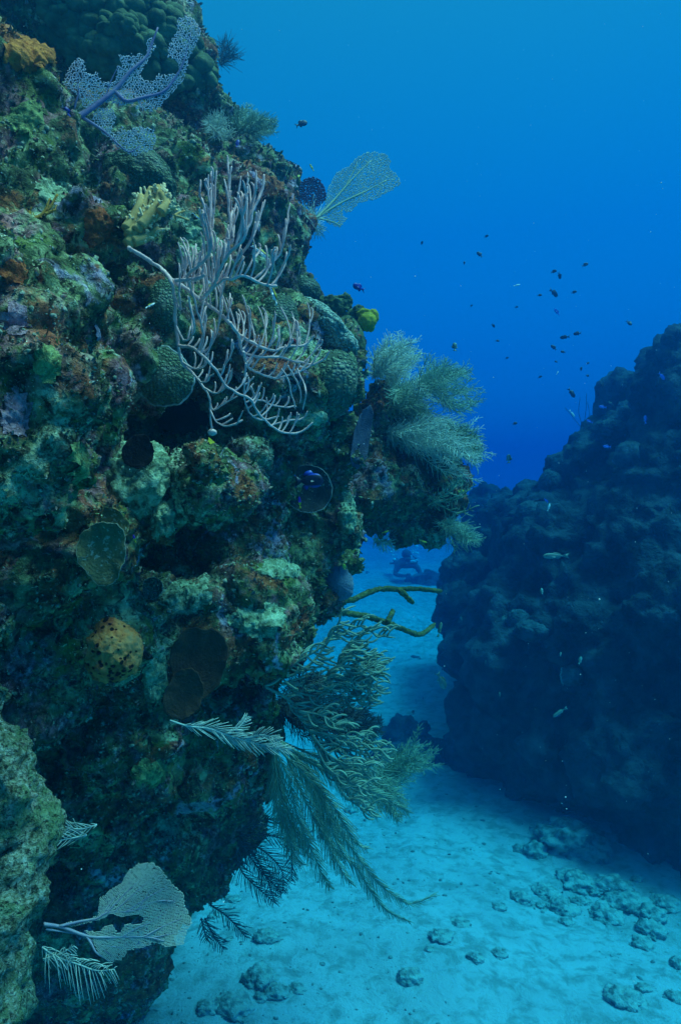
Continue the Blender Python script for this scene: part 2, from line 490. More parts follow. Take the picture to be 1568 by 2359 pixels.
M['rod'] = mat_plain('sea_rod_skin', (0.90, 0.58, 0.53), (0.68, 0.42, 0.39), 40, 0.6, 420, 0.0015)
M['rod_green'] = mat_plain('green_rod_skin', (0.30, 0.42, 0.31), (0.14, 0.22, 0.16), 30, 0.6, 300, 0.002)
M['knob_rod'] = mat_plain('knobby_rod_skin', (0.17, 0.22, 0.08), (0.05, 0.07, 0.025), 75, 1.0, 150, 0.006)
M['fan_purple'] = mat_plain('purple_sea_fan', (0.80, 0.76, 0.78), (0.62, 0.58, 0.66), 14, 0)
M['fan_stem'] = mat_plain('purple_stem', (0.36, 0.30, 0.42), (0.25, 0.19, 0.34), 20, 0.3)
M['fan_tan'] = mat_plain('tan_sea_fan', (0.78, 0.68, 0.52), (0.58, 0.50, 0.42), 14, 0)
M['fan_tan_stem'] = mat_plain('tan_fan_stem', (0.46, 0.37, 0.40), (0.32, 0.25, 0.33), 30, 0.3)
M['fan_far'] = mat_plain('pale_sea_fan', (0.62, 0.66, 0.40), (0.42, 0.48, 0.30), 8, 0)
M['fan_dark'] = mat_plain('dark_sea_fan', (0.10, 0.08, 0.16), (0.06, 0.05, 0.10), 8, 0)
M['plume'] = mat_plain('sea_plume', (0.66, 0.72, 0.60), (0.42, 0.50, 0.42), 10, 0)
M['plume_green'] = mat_plain('green_sea_plume', (0.34, 0.48, 0.36), (0.19, 0.30, 0.22), 8, 0)
M['plume_olive'] = mat_plain('olive_sea_plume', (0.34, 0.44, 0.30), (0.18, 0.26, 0.17), 10, 0)
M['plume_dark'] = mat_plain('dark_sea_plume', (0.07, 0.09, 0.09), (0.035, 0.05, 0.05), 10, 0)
M['plume_pale'] = mat_plain('pale_sea_plume', (0.66, 0.66, 0.56), (0.46, 0.48, 0.42), 20, 0)
M['star_dark'] = mat_polyp('star_coral', (0.03, 0.05, 0.035), (0.17, 0.25, 0.15), 105)
M['star_big'] = mat_polyp('great_star_coral', (0.03, 0.05, 0.035), (0.20, 0.28, 0.17), 62, 0.01)
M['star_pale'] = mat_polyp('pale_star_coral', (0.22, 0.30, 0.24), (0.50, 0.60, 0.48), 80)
M['lobe'] = mat_plain('lobed_coral', (0.15, 0.21, 0.10), (0.045, 0.075, 0.035), 16, 0.6, 110, 0.008)
def mat_crust(name, a, b, hole=(0.05, 0.06, 0.03)):
    t = NT(name, 0.9)
    n = t.noise(38, 5, 0.7, 0.4)
    c = t.ramp(n, [(0.34, hole), (0.45, b), (0.62, a)])
    c = t.mix(t.ramp(t.noise(16, 4, 0.65, 0.6), [(0.54, 0.0), (0.64, 0.7)]), c, tuple(0.4 * x for x in b))
    c = t.mix(t.ramp(t.noise(130, 3, 0.7), [(0.60, 0.0), (0.68, 0.8)]), c, tuple(min(0.85, 1.35 * x) for x in a))
    t.color(c)
    t.bump(t.math('ADD', n, t.math('MULTIPLY', t.noise(120, 3, 0.7), 0.4)), 1.0, 0.014)
    return t.m
M['crust_pale_lit'] = mat_crust('pale_lit_crust', (0.50, 0.60, 0.38), (0.22, 0.29, 0.16))  # raised paleness paints the sunlit tops of the wall into the crust
M['crust_pink'] = mat_crust('pink_crust', (0.62, 0.42, 0.46), (0.36, 0.20, 0.24))
M['crust_lime'] = mat_crust('lime_crust', (0.36, 0.46, 0.18), (0.15, 0.20, 0.07))
M['crust_rust'] = mat_crust('rust_crust', (0.48, 0.15, 0.05), (0.26, 0.06, 0.02))
def mat_disc(name, a, b, specks=0.0, pale=(0.45, 0.48, 0.36)):
    t = NT(name, 0.85)
    ln = t.t.nodes.new('ShaderNodeVectorMath'); ln.operation = 'LENGTH'; t.link(t.c, ln.inputs[0])
    w = t.math('SINE', t.math('ADD', t.math('MULTIPLY', ln.outputs['Value'], 900.0), t.math('MULTIPLY', t.noise(25, 3), 9.0)))
    c = t.ramp(t.noise(30, 5, 0.7), [(0.32, b), (0.66, a)])
    c = t.mix(t.ramp(t.noise(12, 4, 0.7, 0.5), [(0.52, 0.0), (0.78, 0.35)]), c, tuple(1.8 * x for x in a))
    if specks: c = t.mix(t.ramp(t.math('ADD', t.noise(95, 4, 0.7), t.math('MULTIPLY', t.noise(14, 2), 0.3)), [(0.78 - 0.08 * specks, 0.0), (0.83 - 0.08 * specks, 0.9)]), c, pale)
    t.color(c)
    t.bump(t.math('ADD', t.math('MULTIPLY', w, 0.05), t.noise(120, 4, 0.7)), 0.9, 0.006)
    return t.m
M['brown'] = mat_disc('brown_plate_sponge', (0.15, 0.075, 0.042), (0.09, 0.048, 0.028), 0.0)
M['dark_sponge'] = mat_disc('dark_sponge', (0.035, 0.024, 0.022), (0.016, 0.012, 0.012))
M['olive_disc'] = mat_disc('olive_disc_coral', (0.23, 0.20, 0.085), (0.16, 0.145, 0.065), 0.6)
M['rim'] = mat_plain('pale_rim', (0.42, 0.38, 0.26), (0.26, 0.24, 0.17), 60, 0.4)
M['rim_grey'] = mat_plain('grey_rim', (0.40, 0.42, 0.40), (0.24, 0.26, 0.26), 60, 0.4)
M['grey_disc'] = mat_disc('grey_disc', (0.085, 0.085, 0.075), (0.045, 0.045, 0.042), 0.3)
M['blue_cup'] = mat_plain('blue_grey_cup', (0.24, 0.28, 0.34), (0.15, 0.18, 0.24), 25, 0.9, 130, 0.008)
M['blue_plate'] = mat_disc('blue_grey_plate', (0.10, 0.12, 0.17), (0.05, 0.06, 0.09))
M['fire'] = mat_plain('fire_coral', (0.70, 0.44, 0.17), (0.50, 0.29, 0.10), 26, 0.3, 160, 0.003)
M['fire_tip'] = mat_plain('fire_coral_tip', (0.85, 0.68, 0.40), (0.70, 0.50, 0.26), 40, 0)
M['amber'] = mat_plain('amber_hydrocoral', (0.50, 0.27, 0.05), (0.34, 0.17, 0.03), 40, 0.2)
M['orange'] = mat_plain('orange_crust', (0.75, 0.26, 0.05), (0.40, 0.13, 0.03), 45, 1.0, 90, 0.012)
M['yellow'] = mat_plain('yellow_sponge', (0.42, 0.37, 0.03), (0.24, 0.23, 0.02), 25, 0.5, 70, 0.01)
M['green_lump'] = mat_plain('green_lump', (0.15, 0.20, 0.09), (0.06, 0.09, 0.04), 20, 0.9, 60, 0.02)
M['lavender'] = mat_plain('lavender_crust', (0.48, 0.40, 0.50), (0.16, 0.17, 0.24), 38, 1.0, 90, 0.012)
M['red'] = mat_plain('red_crust', (0.30, 0.02, 0.02), (0.13, 0.01, 0.015), 40, 0.8, 110, 0.008)
M['rubble'] = mat_plain('rubble_rock', (0.52, 0.51, 0.46), (0.16, 0.17, 0.15), 16, 0.9, 30, 0.03, pos=(0.36, 0.56))
def mat_orange_ball():
    t = NT('pitted_orange_sponge', 0.85)
    n = t.noise(17, 5, 0.65, 0.4)
    c = t.ramp(n, [(0.33, (0.42, 0.09, 0.03)), (0.50, (0.72, 0.24, 0.07)), (0.68, (0.56, 0.30, 0.13))])
    hole = t.ramp(t.math('ADD', t.voro(62, 'F1', 1.0), t.math('MULTIPLY', t.noise(17, 2), 0.9)), [(0.66, 0.0), (0.76, 1.0)])
    c = t.mix(hole, (0.03, 0.014, 0.008), c)
    t.color(c)
    t.bump(t.math('ADD', hole, t.math('MULTIPLY', t.noise(60, 4, 0.7), 0.5)), 0.9, 0.010)
    return t.m
M['ball'] = mat_orange_ball()

# ------------------------------------------------------------------ builders
def surf(px, py, bvh=None, back=2.6):
    """point and normal of the rock where the line of sight meets it"""
    bvh = bvh or BVH
    dirv = P(px, py, 1.0).normalized()
    h = bvh.ray_cast(Vector((0, 0, 0)), dirv)
    if h[0] is None:
        return P(px, py, back), Vector((0, -1, 0.2)).normalized()
    return h[0], h[1]

def inside(pts, poly):
    pts = np.asarray(pts, float); p = np.asarray(poly, float)
    x, y = pts[:, 0], pts[:, 1]
    r = np.zeros(len(pts), bool)
    j = len(p) - 1
    for i in range(len(p)):
        c = ((p[i, 1] > y) != (p[j, 1] > y)) & (x < (p[j, 0] - p[i, 0]) * (y - p[i, 1]) / (p[j, 1] - p[i, 1] + 1e-12) + p[i, 0])
        r ^= c
        j = i
    return r

def net(polys, cell, to3, rad, seed, center=None, lateral=0.6):
    """reticulate sea fan mesh filling outlines"""
    r_ = np.random.default_rng(seed)
    allp = np.concatenate([np.array(p, float) for p in polys])
    nodes, edges = [], []
    if center is None:
        x0, y0 = allp.min(0) - cell; x1, y1 = allp.max(0) + cell
        h = cell * 0.58
        idx = {}
        ny = int((y1 - y0) / (1.5 * h)); nx = int((x1 - x0) / cell)
        for j in range(ny):
            for i in range(nx):
                bx = x0 + i * cell + (j % 2) * cell / 2; by = y0 + j * 1.5 * h
                for k, dy in ((0, 0.0), (1, h)):
                    idx[(i, j, k)] = len(nodes)
                    nodes.append((bx, by + dy))
        for (i, j, k), a in idx.items():
            if k == 0 and (i, j, 1) in idx: edges.append((a, idx[(i, j, 1)]))
            if k == 1:
                for di in ((0, -1) if j % 2 == 0 else (0, 1)):
                    b = idx.get((i + di, j + 1, 0))
                    if b is not None: edges.append((a, b))
        nodes = np.array(nodes) + r_.normal(0, cell * 0.26, (len(nodes), 2))
    else:
        c = np.array(center, float)
        q = allp - c
        rr = np.hypot(q[:, 0], q[:, 1]); an = np.unwrap(np.sort(np.arctan2(q[:, 1], q[:, 0])))
        a0, a1 = an.min(), an.max()
        prev = None
        rad_ = cell * 2
        while rad_ < rr.max() + cell:
            n = max(3, int((a1 - a0) * rad_ / cell))
            aa = a0 + (a1 - a0) * (np.arange(n) + 0.5) / n + r_.normal(0, 0.16 / n, n)
            base = len(nodes)
            w = rad_ + r_.normal(0, cell * 0.22, n)
            for a, q_ in zip(aa, w): nodes.append((c[0] + q_ * math.cos(a), c[1] + q_ * math.sin(a)))
            for k in range(n - 1):
                if r_.random() < lateral: edges.append((base + k, base + k + 1))
            if prev:
                pb, pa = prev
                near = np.abs(aa[:, None] - pa[None, :]).argmin(1)
                edges += [(base + k, pb + int(m)) for k, m in enumerate(near)]
            prev = (base, aa)
            rad_ += cell * 1.15
        nodes = np.array(nodes)
    e = np.array(edges)
    ok = np.zeros(len(nodes), bool)
    for p in polys: ok |= inside(nodes, p)
    e = e[ok[e[:, 0]] & ok[e[:, 1]] & (r_.random(len(e)) > (0.10 if center is None else 0.03))]
    p3 = np.array([list(to3(x, y)) for x, y in nodes])
    return tubes(np.stack([p3[e[:, 0]], p3[e[:, 1]]], 1), np.full((len(e), 2), rad), 4)

def stem3(path, to3, n, r0, r1, sides=6):
    q = spline([to3(x, y) for x, y in path], n)
    return tubes(q[None], np.linspace(r0, r1, n)[None], sides), q

def sea_fan(name, base, polys, stems, d, tilt, cell, rad, mats, label, cat='sea fan', center=None, seed=1, curve=0.0, conv=None, lateral=0.6, group=None):
    conv = conv or (lambda x, y: (x, y))
    b0 = conv(*base)
    def to3(x, y):
        a, b = conv(x, y)
        u = (a - b0[0]) / 100.0; w = (b - b0[1]) / 100.0
        return P(a, b, d + tilt[0] * u + tilt[1] * w + curve * (u * u * 0.25) + 0.012 * math.sin(u * 3 + w * 2) )
    org = to3(*base)
    t = empty(name, org, label, cat, group)
    mb = MB(); mb.put(*net(polys, cell, to3, rad, seed, center, lateral))
    mb.build('net', mats[0], t, org)
    mb = MB()
    for path, r0, r1 in stems:
        (v, f), _ = stem3(path, to3, 24, r0, r1)
        mb.put(v, f)
    mb.build('stem', mats[1], t, org)
    return t

def frond(path3, L, spacing, r_stem, r_pin, seed, lean=0.9, spread=0.8, K=4, start=0.0, taper=0.5, twist=0.35, sides=4, droop=0.0, jit=0.05):
    """a feather: stem with two ranks of slender branchlets"""
    r_ = np.random.default_rng(seed)
    seglen = np.linalg.norm(np.diff(path3, axis=0), axis=1); tot = seglen.sum()
    n = max(6, int(tot / spacing))
    cum = np.concatenate([[0], np.cumsum(seglen)]) / tot
    s = np.linspace(start, 0.995, n)
    pos = np.stack([np.interp(s, cum, path3[:, k]) for k in range(3)], 1)
    T = np.gradient(pos, axis=0); T /= np.linalg.norm(T, axis=1, keepdims=True) + 1e-9
    Y = np.array([0, 1.0, 0])
    Sd = np.cross(T, Y); Sd /= np.linalg.norm(Sd, axis=1, keepdims=True) + 1e-9
    out = MB()
    k = len(path3)
    out.put(*tubes(path3[None], np.linspace(r_stem, r_stem * 0.45, k)[None], 5))
    PT, RD = [], []
    for side in (-1, 1):
        ang = r_.normal(0, twist, n)
        N = np.cross(T, Sd)
        dv = Sd * side * np.cos(ang)[:, None] + N * np.sin(ang)[:, None]
        ln = L * (0.75 + 0.4 * r_.random(n)) * np.clip(np.minimum((s - start) * 7 + 0.35, (1.03 - s) * (1 / max(taper, 1e-3)) + 0.3), 0.2, 1)
        tt = np.linspace(0, 1, K)
        dirs = dv * spread + T * lean
        dirs /= np.linalg.norm(dirs, axis=1, keepdims=True)
        pt = pos[:, None, :] + dirs[:, None, :] * (ln[:, None] * tt[None, :])[:, :, None]
        pt = pt + T[:, None, :] * (0.22 * ln[:, None] * tt[None, :] ** 2)[:, :, None]
        pt[:, :, 2] -= droop * ln[:, None] * tt[None, :] ** 2
        pt += r_.normal(0, jit, (n, 1, 3)) * ln[:, None, None] * tt[None, :, None] + r_.normal(0, jit * 0.5, (n, 1, 3)) * ln[:, None, None] * (tt * (1 - tt))[None, :, None]
        PT.append(pt); RD.append(np.broadcast_to(r_pin * (1 - 0.45 * tt), (n, K)))
    out.put(*tubes(np.concatenate(PT), np.concatenate(RD), sides))
    return out

def plume(name, fronds, d, L, spacing, r_stem, r_pin, mat, label, cat='sea plume', seed=1, conv=None, group=None, ddep=0.0, pname='frond', **kw):
    """fronds: list of pixel paths, each (path[, d_start, d_end])"""
    conv = conv or (lambda x, y: (x, y))
    first = fronds[0][0][0]
    org = P(*conv(*first), d)
    t = empty(name, org, label, cat, group)
    r_ = np.random.default_rng(seed + 77)
    for k, fr in enumerate(fronds):
        path = fr[0]
        da, db = (fr[1], fr[2]) if len(fr) > 2 else (d, d + ddep + r_.normal(0, 0.06))
        m = len(path)
        q = spline([P(*conv(x, y), da + (db - da) * i / (m - 1)) for i, (x, y) in enumerate(path)], 18)
        sc = (fr[3] if len(fr) > 3 else 1.0)
        frond(q, L * sc, spacing, r_stem, r_pin, seed + k, **kw).build(pname, mat, t, org)
    return t

def bush(base, tips, n, d, seed, sub=0.35, depth=0.25):
    """pixel paths for a bushy colony: n fronds from the base towards a fan of tips"""
    r_ = np.random.default_rng(seed)
    tips = np.array(tips, float)
    out = []
    for k in range(n):
        s = r_.random() * (len(tips) - 1)
        i = int(s); tp = tips[i] * (1 - (s - i)) + tips[min(i + 1, len(tips) - 1)] * (s - i)
        v = tp - np.array(base)
        st = np.array(base) + v * r_.random() * sub + r_.normal(0, 4, 2)
        ln = 0.72 + 0.32 * r_.random()
        e = np.array(base) + v * ln
        mid = (st + e) / 2 + np.array([-v[1], v[0]]) * r_.normal(0, 0.11); e = e + np.array([-v[1], v[0]]) * r_.normal(0, 0.12)
        d0 = d + r_.normal(0, depth * 0.2)
        out.append(([tuple(base), tuple(st), tuple(mid), tuple(e)] if np.hypot(*(st - base)) > 6 else [tuple(st), tuple(mid), tuple(e)], d0, d0 + r_.normal(0, depth)))
    return out

def dome(name, px, py, w, h, mat, label, cat, d=None, depth=0.7, sub=5, rough=0.05, seed=1, tilt=0.0, bvh=None, sink=0.35, group=None, freq=2.2, fine=0.0):
    """a rounded colony seated in the rock; w and h its radii as seen"""
    if d is None:
        p, nrm = surf(px, py, bvh)
    else:
        p, nrm = P(px, py, d), Vector((0, -1, 0))
    s = p.y / F
    v0, f = ico(sub)
    v = v0 * (1 + rough * 2 * fbm(v0 * freq + seed * 3.1, 3, seed)[:, None] + fine * fbm(v0 * freq * 5 + seed, 3, seed + 5, 0.6)[:, None])
    v = v * np.array([w * s, max(w, h) * s * depth, h * s])
    ca, sa = math.cos(tilt), math.sin(tilt)
    v = np.stack([v[:, 0] * ca + v[:, 2] * sa, v[:, 1], -v[:, 0] * sa + v[:, 2] * ca], 1)
    c = np.array(p) + np.array([0, max(w, h) * s * depth * sink, 0])
    o = add(name, v + c, f, mat, None, tuple(c))
    return tag(o, label, cat, group)

def disc(name, px, py, w, h, mat, rim_mat, label, cat, d=None, seed=1, tilt=0.0, bowl=0.25, thick=0.05, wave=0.06, yaw=0.0, pitch=0.0, lift=0.02, rim_r=0.02, shape=None):
    """plate or bowl with a wavy edge and a rim of its own, facing the open water"""
    p = surf(px, py)[0] if d is None else P(px, py, d)
    s = p.y / F
    nr, na = 24, 120
    th = np.arange(na) / na * 2 * math.pi
    r_ = np.random.default_rng(seed)
    ph = r_.random(6) * 6.28
    edge = 1 + wave * (np.sin(2 * th + ph[0]) + 0.6 * np.sin(3 * th + ph[1]) + 0.35 * np.sin(7 * th + ph[2]) + 0.25 * np.sin(13 * th + ph[3]) + 0.2 * np.sin(23 * th + ph[4]))
    if shape is not None: edge = edge * np.interp(th, np.linspace(0, 2 * math.pi, len(shape) + 1), list(shape) + [shape[0]])
    wob = 0.05 * np.sin(3 * th + ph[4]) + 0.03 * np.sin(8 * th + ph[5])
    def ring(k, off):
        q = k / nr
        return np.stack([np.cos(th) * edge * q, -(bowl * q ** 2 + wob * q ** 3) + off * np.sqrt(np.clip(1 - q ** 4, 0, 1)) + off * 0.4, np.sin(th) * edge * q], 1)
    front = [ring(k, -thick * 0.5) for k in range(1, nr + 1)]
    back = [ring(k, thick) for k in range(nr, 0, -1)]
    rings = np.array(front + back)
    V = np.concatenate([rings.reshape(-1, 3), [[0, -thick * 0.7, 0]], [[0, thick * 1.4, 0]]])
    n = len(rings)
    I = np.arange(n * na).reshape(n, na)
    q = np.stack([I[:-1], I[1:], np.roll(I[1:], -1, 1), np.roll(I[:-1], -1, 1)], -1).reshape(-1, 4)
    t1 = np.stack([np.full(na, n * na), I[0], np.roll(I[0], -1)], 1)
    t2 = np.stack([np.full(na, n * na + 1), np.roll(I[-1], -1), I[-1]], 1)
    sc = np.array([w * s, (w + h) / 2 * s, h * s])
    rot = np.array(Matrix.Rotation(yaw, 3, 'Z') @ Matrix.Rotation(pitch, 3, 'X') @ Matrix.Rotation(tilt, 3, 'Y'))
    X_ = lambda a: (a * sc) @ rot.T + np.array(p) + np.array([0, -lift, 0])
    t = empty(name, tuple(p), label, cat)
    b = MB(); b.put(X_(V), [q, t1, t2]); b.build('plate', mat, t, tuple(p))
    if rim_mat is not None:
        e = ring(nr, 0.0)
        e = np.vstack([e, e[:1], e[1:2]])
        R3 = X_(e)
        m = MB(); m.put(*tubes(R3[None], np.full((1, len(R3)), rim_r * (w + h) / 2 * s), 6)); m.build('rim', rim_mat, t, tuple(p))
    return t

def crust(name, px, py, rx, ry, mat, label, cat, n=26, size=9, seed=1, bvh=None):
    """crust that follows the rock surface with a ragged outline and a knobbly skin"""
    p0, _ = surf(px, py)
    V = RV; N = RN
    X_ = 784 + F * V[:, 0] / np.maximum(V[:, 1], 0.05); Y_ = 1179 - F * V[:, 2] / np.maximum(V[:, 1], 0.05)
    q = np.hypot((X_ - px) / rx, (Y_ - py) / ry)
    cand = np.where((q < 1.5) & (np.abs(V[:, 1] - p0.y) < 0.22))[0]
    e = np.full(len(V), -1.0)
    e[cand] = 1.0 - q[cand] + 0.42 * fbm(V[cand] * 22, 4, seed, 0.6)
    fs = RF[(e[RF] > 0).all(1)]
    if len(fs) == 0: return None
    par = {}
    def find(x):
        while par.setdefault(x, x) != x:
            par[x] = par[par[x]]; x = par[x]
        return x
    for t in fs.tolist():
        r0 = find(t[0])
        for k in t[1:]: par[find(k)] = r0
    roots = np.array([find(x) for x in fs[:, 0].tolist()])
    u, cnt = np.unique(roots, return_counts=True)
    fs = fs[roots == u[cnt.argmax()]]
    ids, inv = np.unique(fs, return_inverse=True)
    f = inv.reshape(fs.shape)
    v = V[ids]
    ev = e[ids]
    # two rounds of quad refinement for a fine skin
    nn = N[ids]
    for _ in range(2):
        m = len(v)
        ed = np.sort(np.concatenate([f[:, [0, 1]], f[:, [1, 2]], f[:, [2, 3]], f[:, [3, 0]]]), 1)
        ue, iv = np.unique(ed, axis=0, return_inverse=True)
        iv = iv.reshape(4, -1)
        c = m + len(ue) + np.arange(len(f))
        mk = lambda a_: np.concatenate([a_, (a_[ue[:, 0]] + a_[ue[:, 1]]) / 2, a_[f].mean(1)])
        v, nn, ev = mk(v), mk(nn), mk(ev)
        E = m + iv
        f = np.concatenate([np.stack([f[:, 0], E[0], c, E[3]], 1), np.stack([E[0], f[:, 1], E[1], c], 1), np.stack([c, E[1], f[:, 2], E[2]], 1), np.stack([E[3], c, E[2], f[:, 3]], 1)])
    sc = p0.y / F
    ev = ev + 0.30 * fbm(v / (size * sc) * 0.55, 4, seed + 21, 0.65) - 0.12
    f = f[(ev[f] > 0).sum(1) >= 3]
    root = np.arange(len(v))
    while True:                                          # keep the largest connected piece
        m = root[f].min(1)
        new = root.copy()
        np.minimum.at(new, f.ravel(), np.repeat(m, 4))
        if (new == root).all(): break
        root = new
    u, cnt = np.unique(root[f[:, 0]], return_counts=True)
    f = f[root[f[:, 0]] == u[cnt.argmax()]]
    ids, inv = np.unique(f, return_inverse=True)
    f = inv.reshape(f.shape); v, nn, ev = v[ids], nn[ids], ev[ids]
    h = np.clip(ev * 3, 0, 1) * size * sc * 0.75 + 1e-5
    bumpy = (0.6 - worley(v / (size * sc * 1.3), seed)) * size * sc * 0.55 + fbm(v / (size * sc) * 1.7, 3, seed + 2) * size * sc * 0.3
    v = v + nn * (h + bumpy * np.clip(h / h.max() * 2, 0, 1))[:, None] + nn * 0.001
    return tag(add(name, v, f, mat, None, tuple(p0)), label, cat)

# ------------------------------------------------------------------ the big branching sea rod
def z4(x, y): return (352.8 + 0.35 * x, 345 + 0.35 * y)
def big_sea_rod():
    d0 = 1.20
    r_ = np.random.default_rng(5)
    def dep(x, y): return d0 + 0.06 + 0.04 * math.sin(x * 0.006 + 1) + 0.00024 * max(0.0, y - 600.0) + (0.10 if x < 60 else 0.0)
    def p3(x, y, off=0.0): return P(*z4(x, y), dep(x, y) + off)
    K = 0.35 * d0 / F
    org = p3(385, 1845)
    t = empty('sea_rod', org, 'large pinkish grey branching sea rod spreading in front of the reef wall', 'sea rod')
    mains = [
        ('stem', [(-160, 645), (-48, 711), (52, 783), (112, 854), (140, 1000), (150, 1150), (165, 1290), (190, 1400), (260, 1470), (330, 1560), (370, 1640), (380, 1760), (388, 1850)], 17, 8, None),
        ('b', [(112, 854), (180, 890), (250, 940), (330, 1000), (420, 1060), (510, 1140), (560, 1210), (640, 1260), (720, 1300), (800, 1315), (900, 1290), (1000, 1280), (1065, 1220)], 17, 8, (0.12, 0.95, 26, (-0.12, -1), 150, 330)),
        ('b', [(150, 860), (260, 850), (340, 825)], 16, 12, (0.2, 1.0, 6, (0.05, -1), 120, 260)),
        ('b', [(310, 985), (400, 890), (440, 800), (500, 680), (590, 600), (640, 450), (690, 330), (715, 260), (722, 160)], 13, 8, (0.1, 0.8, 17, (0.0, -1), 150, 330)),
        ('b', [(340, 960), (455, 860), (520, 850), (600, 830), (680, 870), (760, 890), (815, 890)], 12, 9, (0.25, 1.0, 12, (0.25, -1), 90, 270)),
        ('b', [(650, 860), (740, 780), (830, 690), (860, 580), (880, 480), (905, 355)], 9, 7, (0.2, 0.7, 6, (0.1, -1), 90, 140)),
        ('b', [(800, 890), (835, 800), (880, 710), (905, 625)], 8, 7, None),
        ('b', [(240, 900), (235, 820), (330, 740), (385, 640), (375, 500), (380, 390), (362, 260), (362, 160)], 13, 7, (0.15, 0.8, 14, (-0.05, -1), 120, 260)),
        ('b', [(390, 870), (360, 760), (385, 560), (400, 420), (412, 280), (412, 140)], 9, 7, (0.2, 0.8, 6, (-0.1, -1), 120, 220)),
        ('b', [(460, 760), (470, 640), (520, 590), (505, 430), (500, 310), (495, 200), (490, 35)], 11, 7, (0.15, 0.75, 9, (0.1, -1), 110, 240)),
        ('b', [(470, 700), (520, 460), (555, 330), (585, 170)], 8, 6, None),
        ('b', [(540, 660), (575, 500), (600, 390), (620, 290), (620, 145)], 8, 6, (0.4, 0.8, 3, (-0.1, -1), 90, 150)),
        ('b', [(610, 560), (645, 380), (680, 250), (680, 135)], 8, 6, None),
        ('b', [(560, 720), (650, 590), (690, 480), (735, 325)], 9, 6, (0.3, 0.7, 4, (0.1, -1), 80, 140)),
        ('b', [(350, 600), (325, 480), (308, 400), (305, 380)], 8, 7, None),
        ('b', [(370, 410), (325, 340), (310, 270), (308, 195)], 8, 6, None),
        ('b', [(510, 1140), (570, 1230), (590, 1330), (700, 1360), (820, 1360), (930, 1390), (1040, 1410), (1110, 1380), (1160, 1325)], 12, 8, (0.2, 0.85, 12, (0.5, -1), 90, 230)),
        ('b', [(590, 1330), (612, 1400), (640, 1440), (720, 1480), (810, 1500), (920, 1470), (1030, 1420), (1070, 1350)], 10, 7, (0.15, 0.85, 10, (0.6, -1), 70, 170)),
        ('b', [(165, 1290), (260, 1300), (340, 1370), (420, 1450), (480, 1550), (560, 1600), (640, 1640), (700, 1740), (780, 1820), (870, 1860), (970, 1860), (1050, 1795)], 12, 8, (0.08, 0.9, 18, (0.45, -1), 80, 190)),
        ('b', [(612, 1400), (605, 1500), (600, 1640), (640, 1740), (710, 1780), (830, 1750)], 8, 7, (0.2, 0.8, 5, (0.8, -0.7), 70, 140)),
        ('b', [(640, 1560), (680, 1640), (740, 1660), (830, 1690), (940, 1690)], 8, 7, (0.2, 0.9, 5, (0.5, -1), 60, 120)),
        ('b', [(770, 1810), (900, 1780), (980, 1770), (1020, 1715)], 8, 7, None),
        ('b', [(370, 1640), (400, 1710), (480, 1660), (550, 1620)], 8, 6, (0.3, 0.9, 4, (0.4, -1), 50, 110)),
        ('b', [(372, 1700), (430, 1800), (540, 1805), (590, 1720)], 8, 6, (0.2, 0.7, 3, (0.9, -0.5), 80, 150)),
        ('b', [(190, 1400), (280, 1440), (340, 1420), (370, 1340)], 8, 6, (0.2, 0.8, 4, (0.3, -1), 70, 120)),
        ('b', [(260, 1470), (330, 1530), (400, 1470)], 8, 6, (0.2, 0.8, 3, (0.4, -1), 60, 110)),
        ('b', [(330, 1560), (420, 1600), (500, 1520), (520, 1440)], 8, 6, (0.2, 0.8, 5, (0.3, -1), 70, 130)),
        ('b', [(150, 1150), (200, 1250), (270, 1200), (250, 1060), (240, 960)], 9, 6, (0.3, 0.8, 4, (0.1, -1), 100, 190)),
        ('b', [(130, 940), (185, 1050), (175, 920), (190, 750)], 9, 7, (0.3, 0.7, 3, (-0.05, -1), 100, 190)),
        ('b', [(840, 1440), (880, 1490), (910, 1600), (935, 1710)], 7, 6, None),
        ('b', [(890, 1420), (930, 1500), (970, 1600), (970, 1670)], 7, 6, None),
        ('b', [(950, 1440), (990, 1530), (1005, 1600), (985, 1715)], 7, 6, None),
        ('b', [(260, 1300), (330, 1330), (400, 1250), (440, 1110), (450, 960), (468, 850)], 9, 6, (0.25, 0.8, 7, (0.2, -1), 90, 180)),
        ('b', [(420, 1450), (470, 1430), (520, 1330), (530, 1265)], 8, 6, (0.2, 0.8, 4, (0.2, -1), 70, 130)),
        ('b', [(300, 1330), (330, 1250), (320, 1150), (245, 900), (243, 860)], 9, 7, (0.2, 0.7, 4, (0.1, -1), 110, 190)),
    ]
    def rough(ptc, rad, sd):
        v, f = tubes(ptc, rad, sd)
        c = np.repeat(np.asarray(ptc).reshape(-1, 3), sd, 0)
        return c + (v - c) * (1 + 0.22 * noise3(c * 130, 41)[:, None] + 0.22 * noise3(v * 420, 44)[:, None]), f
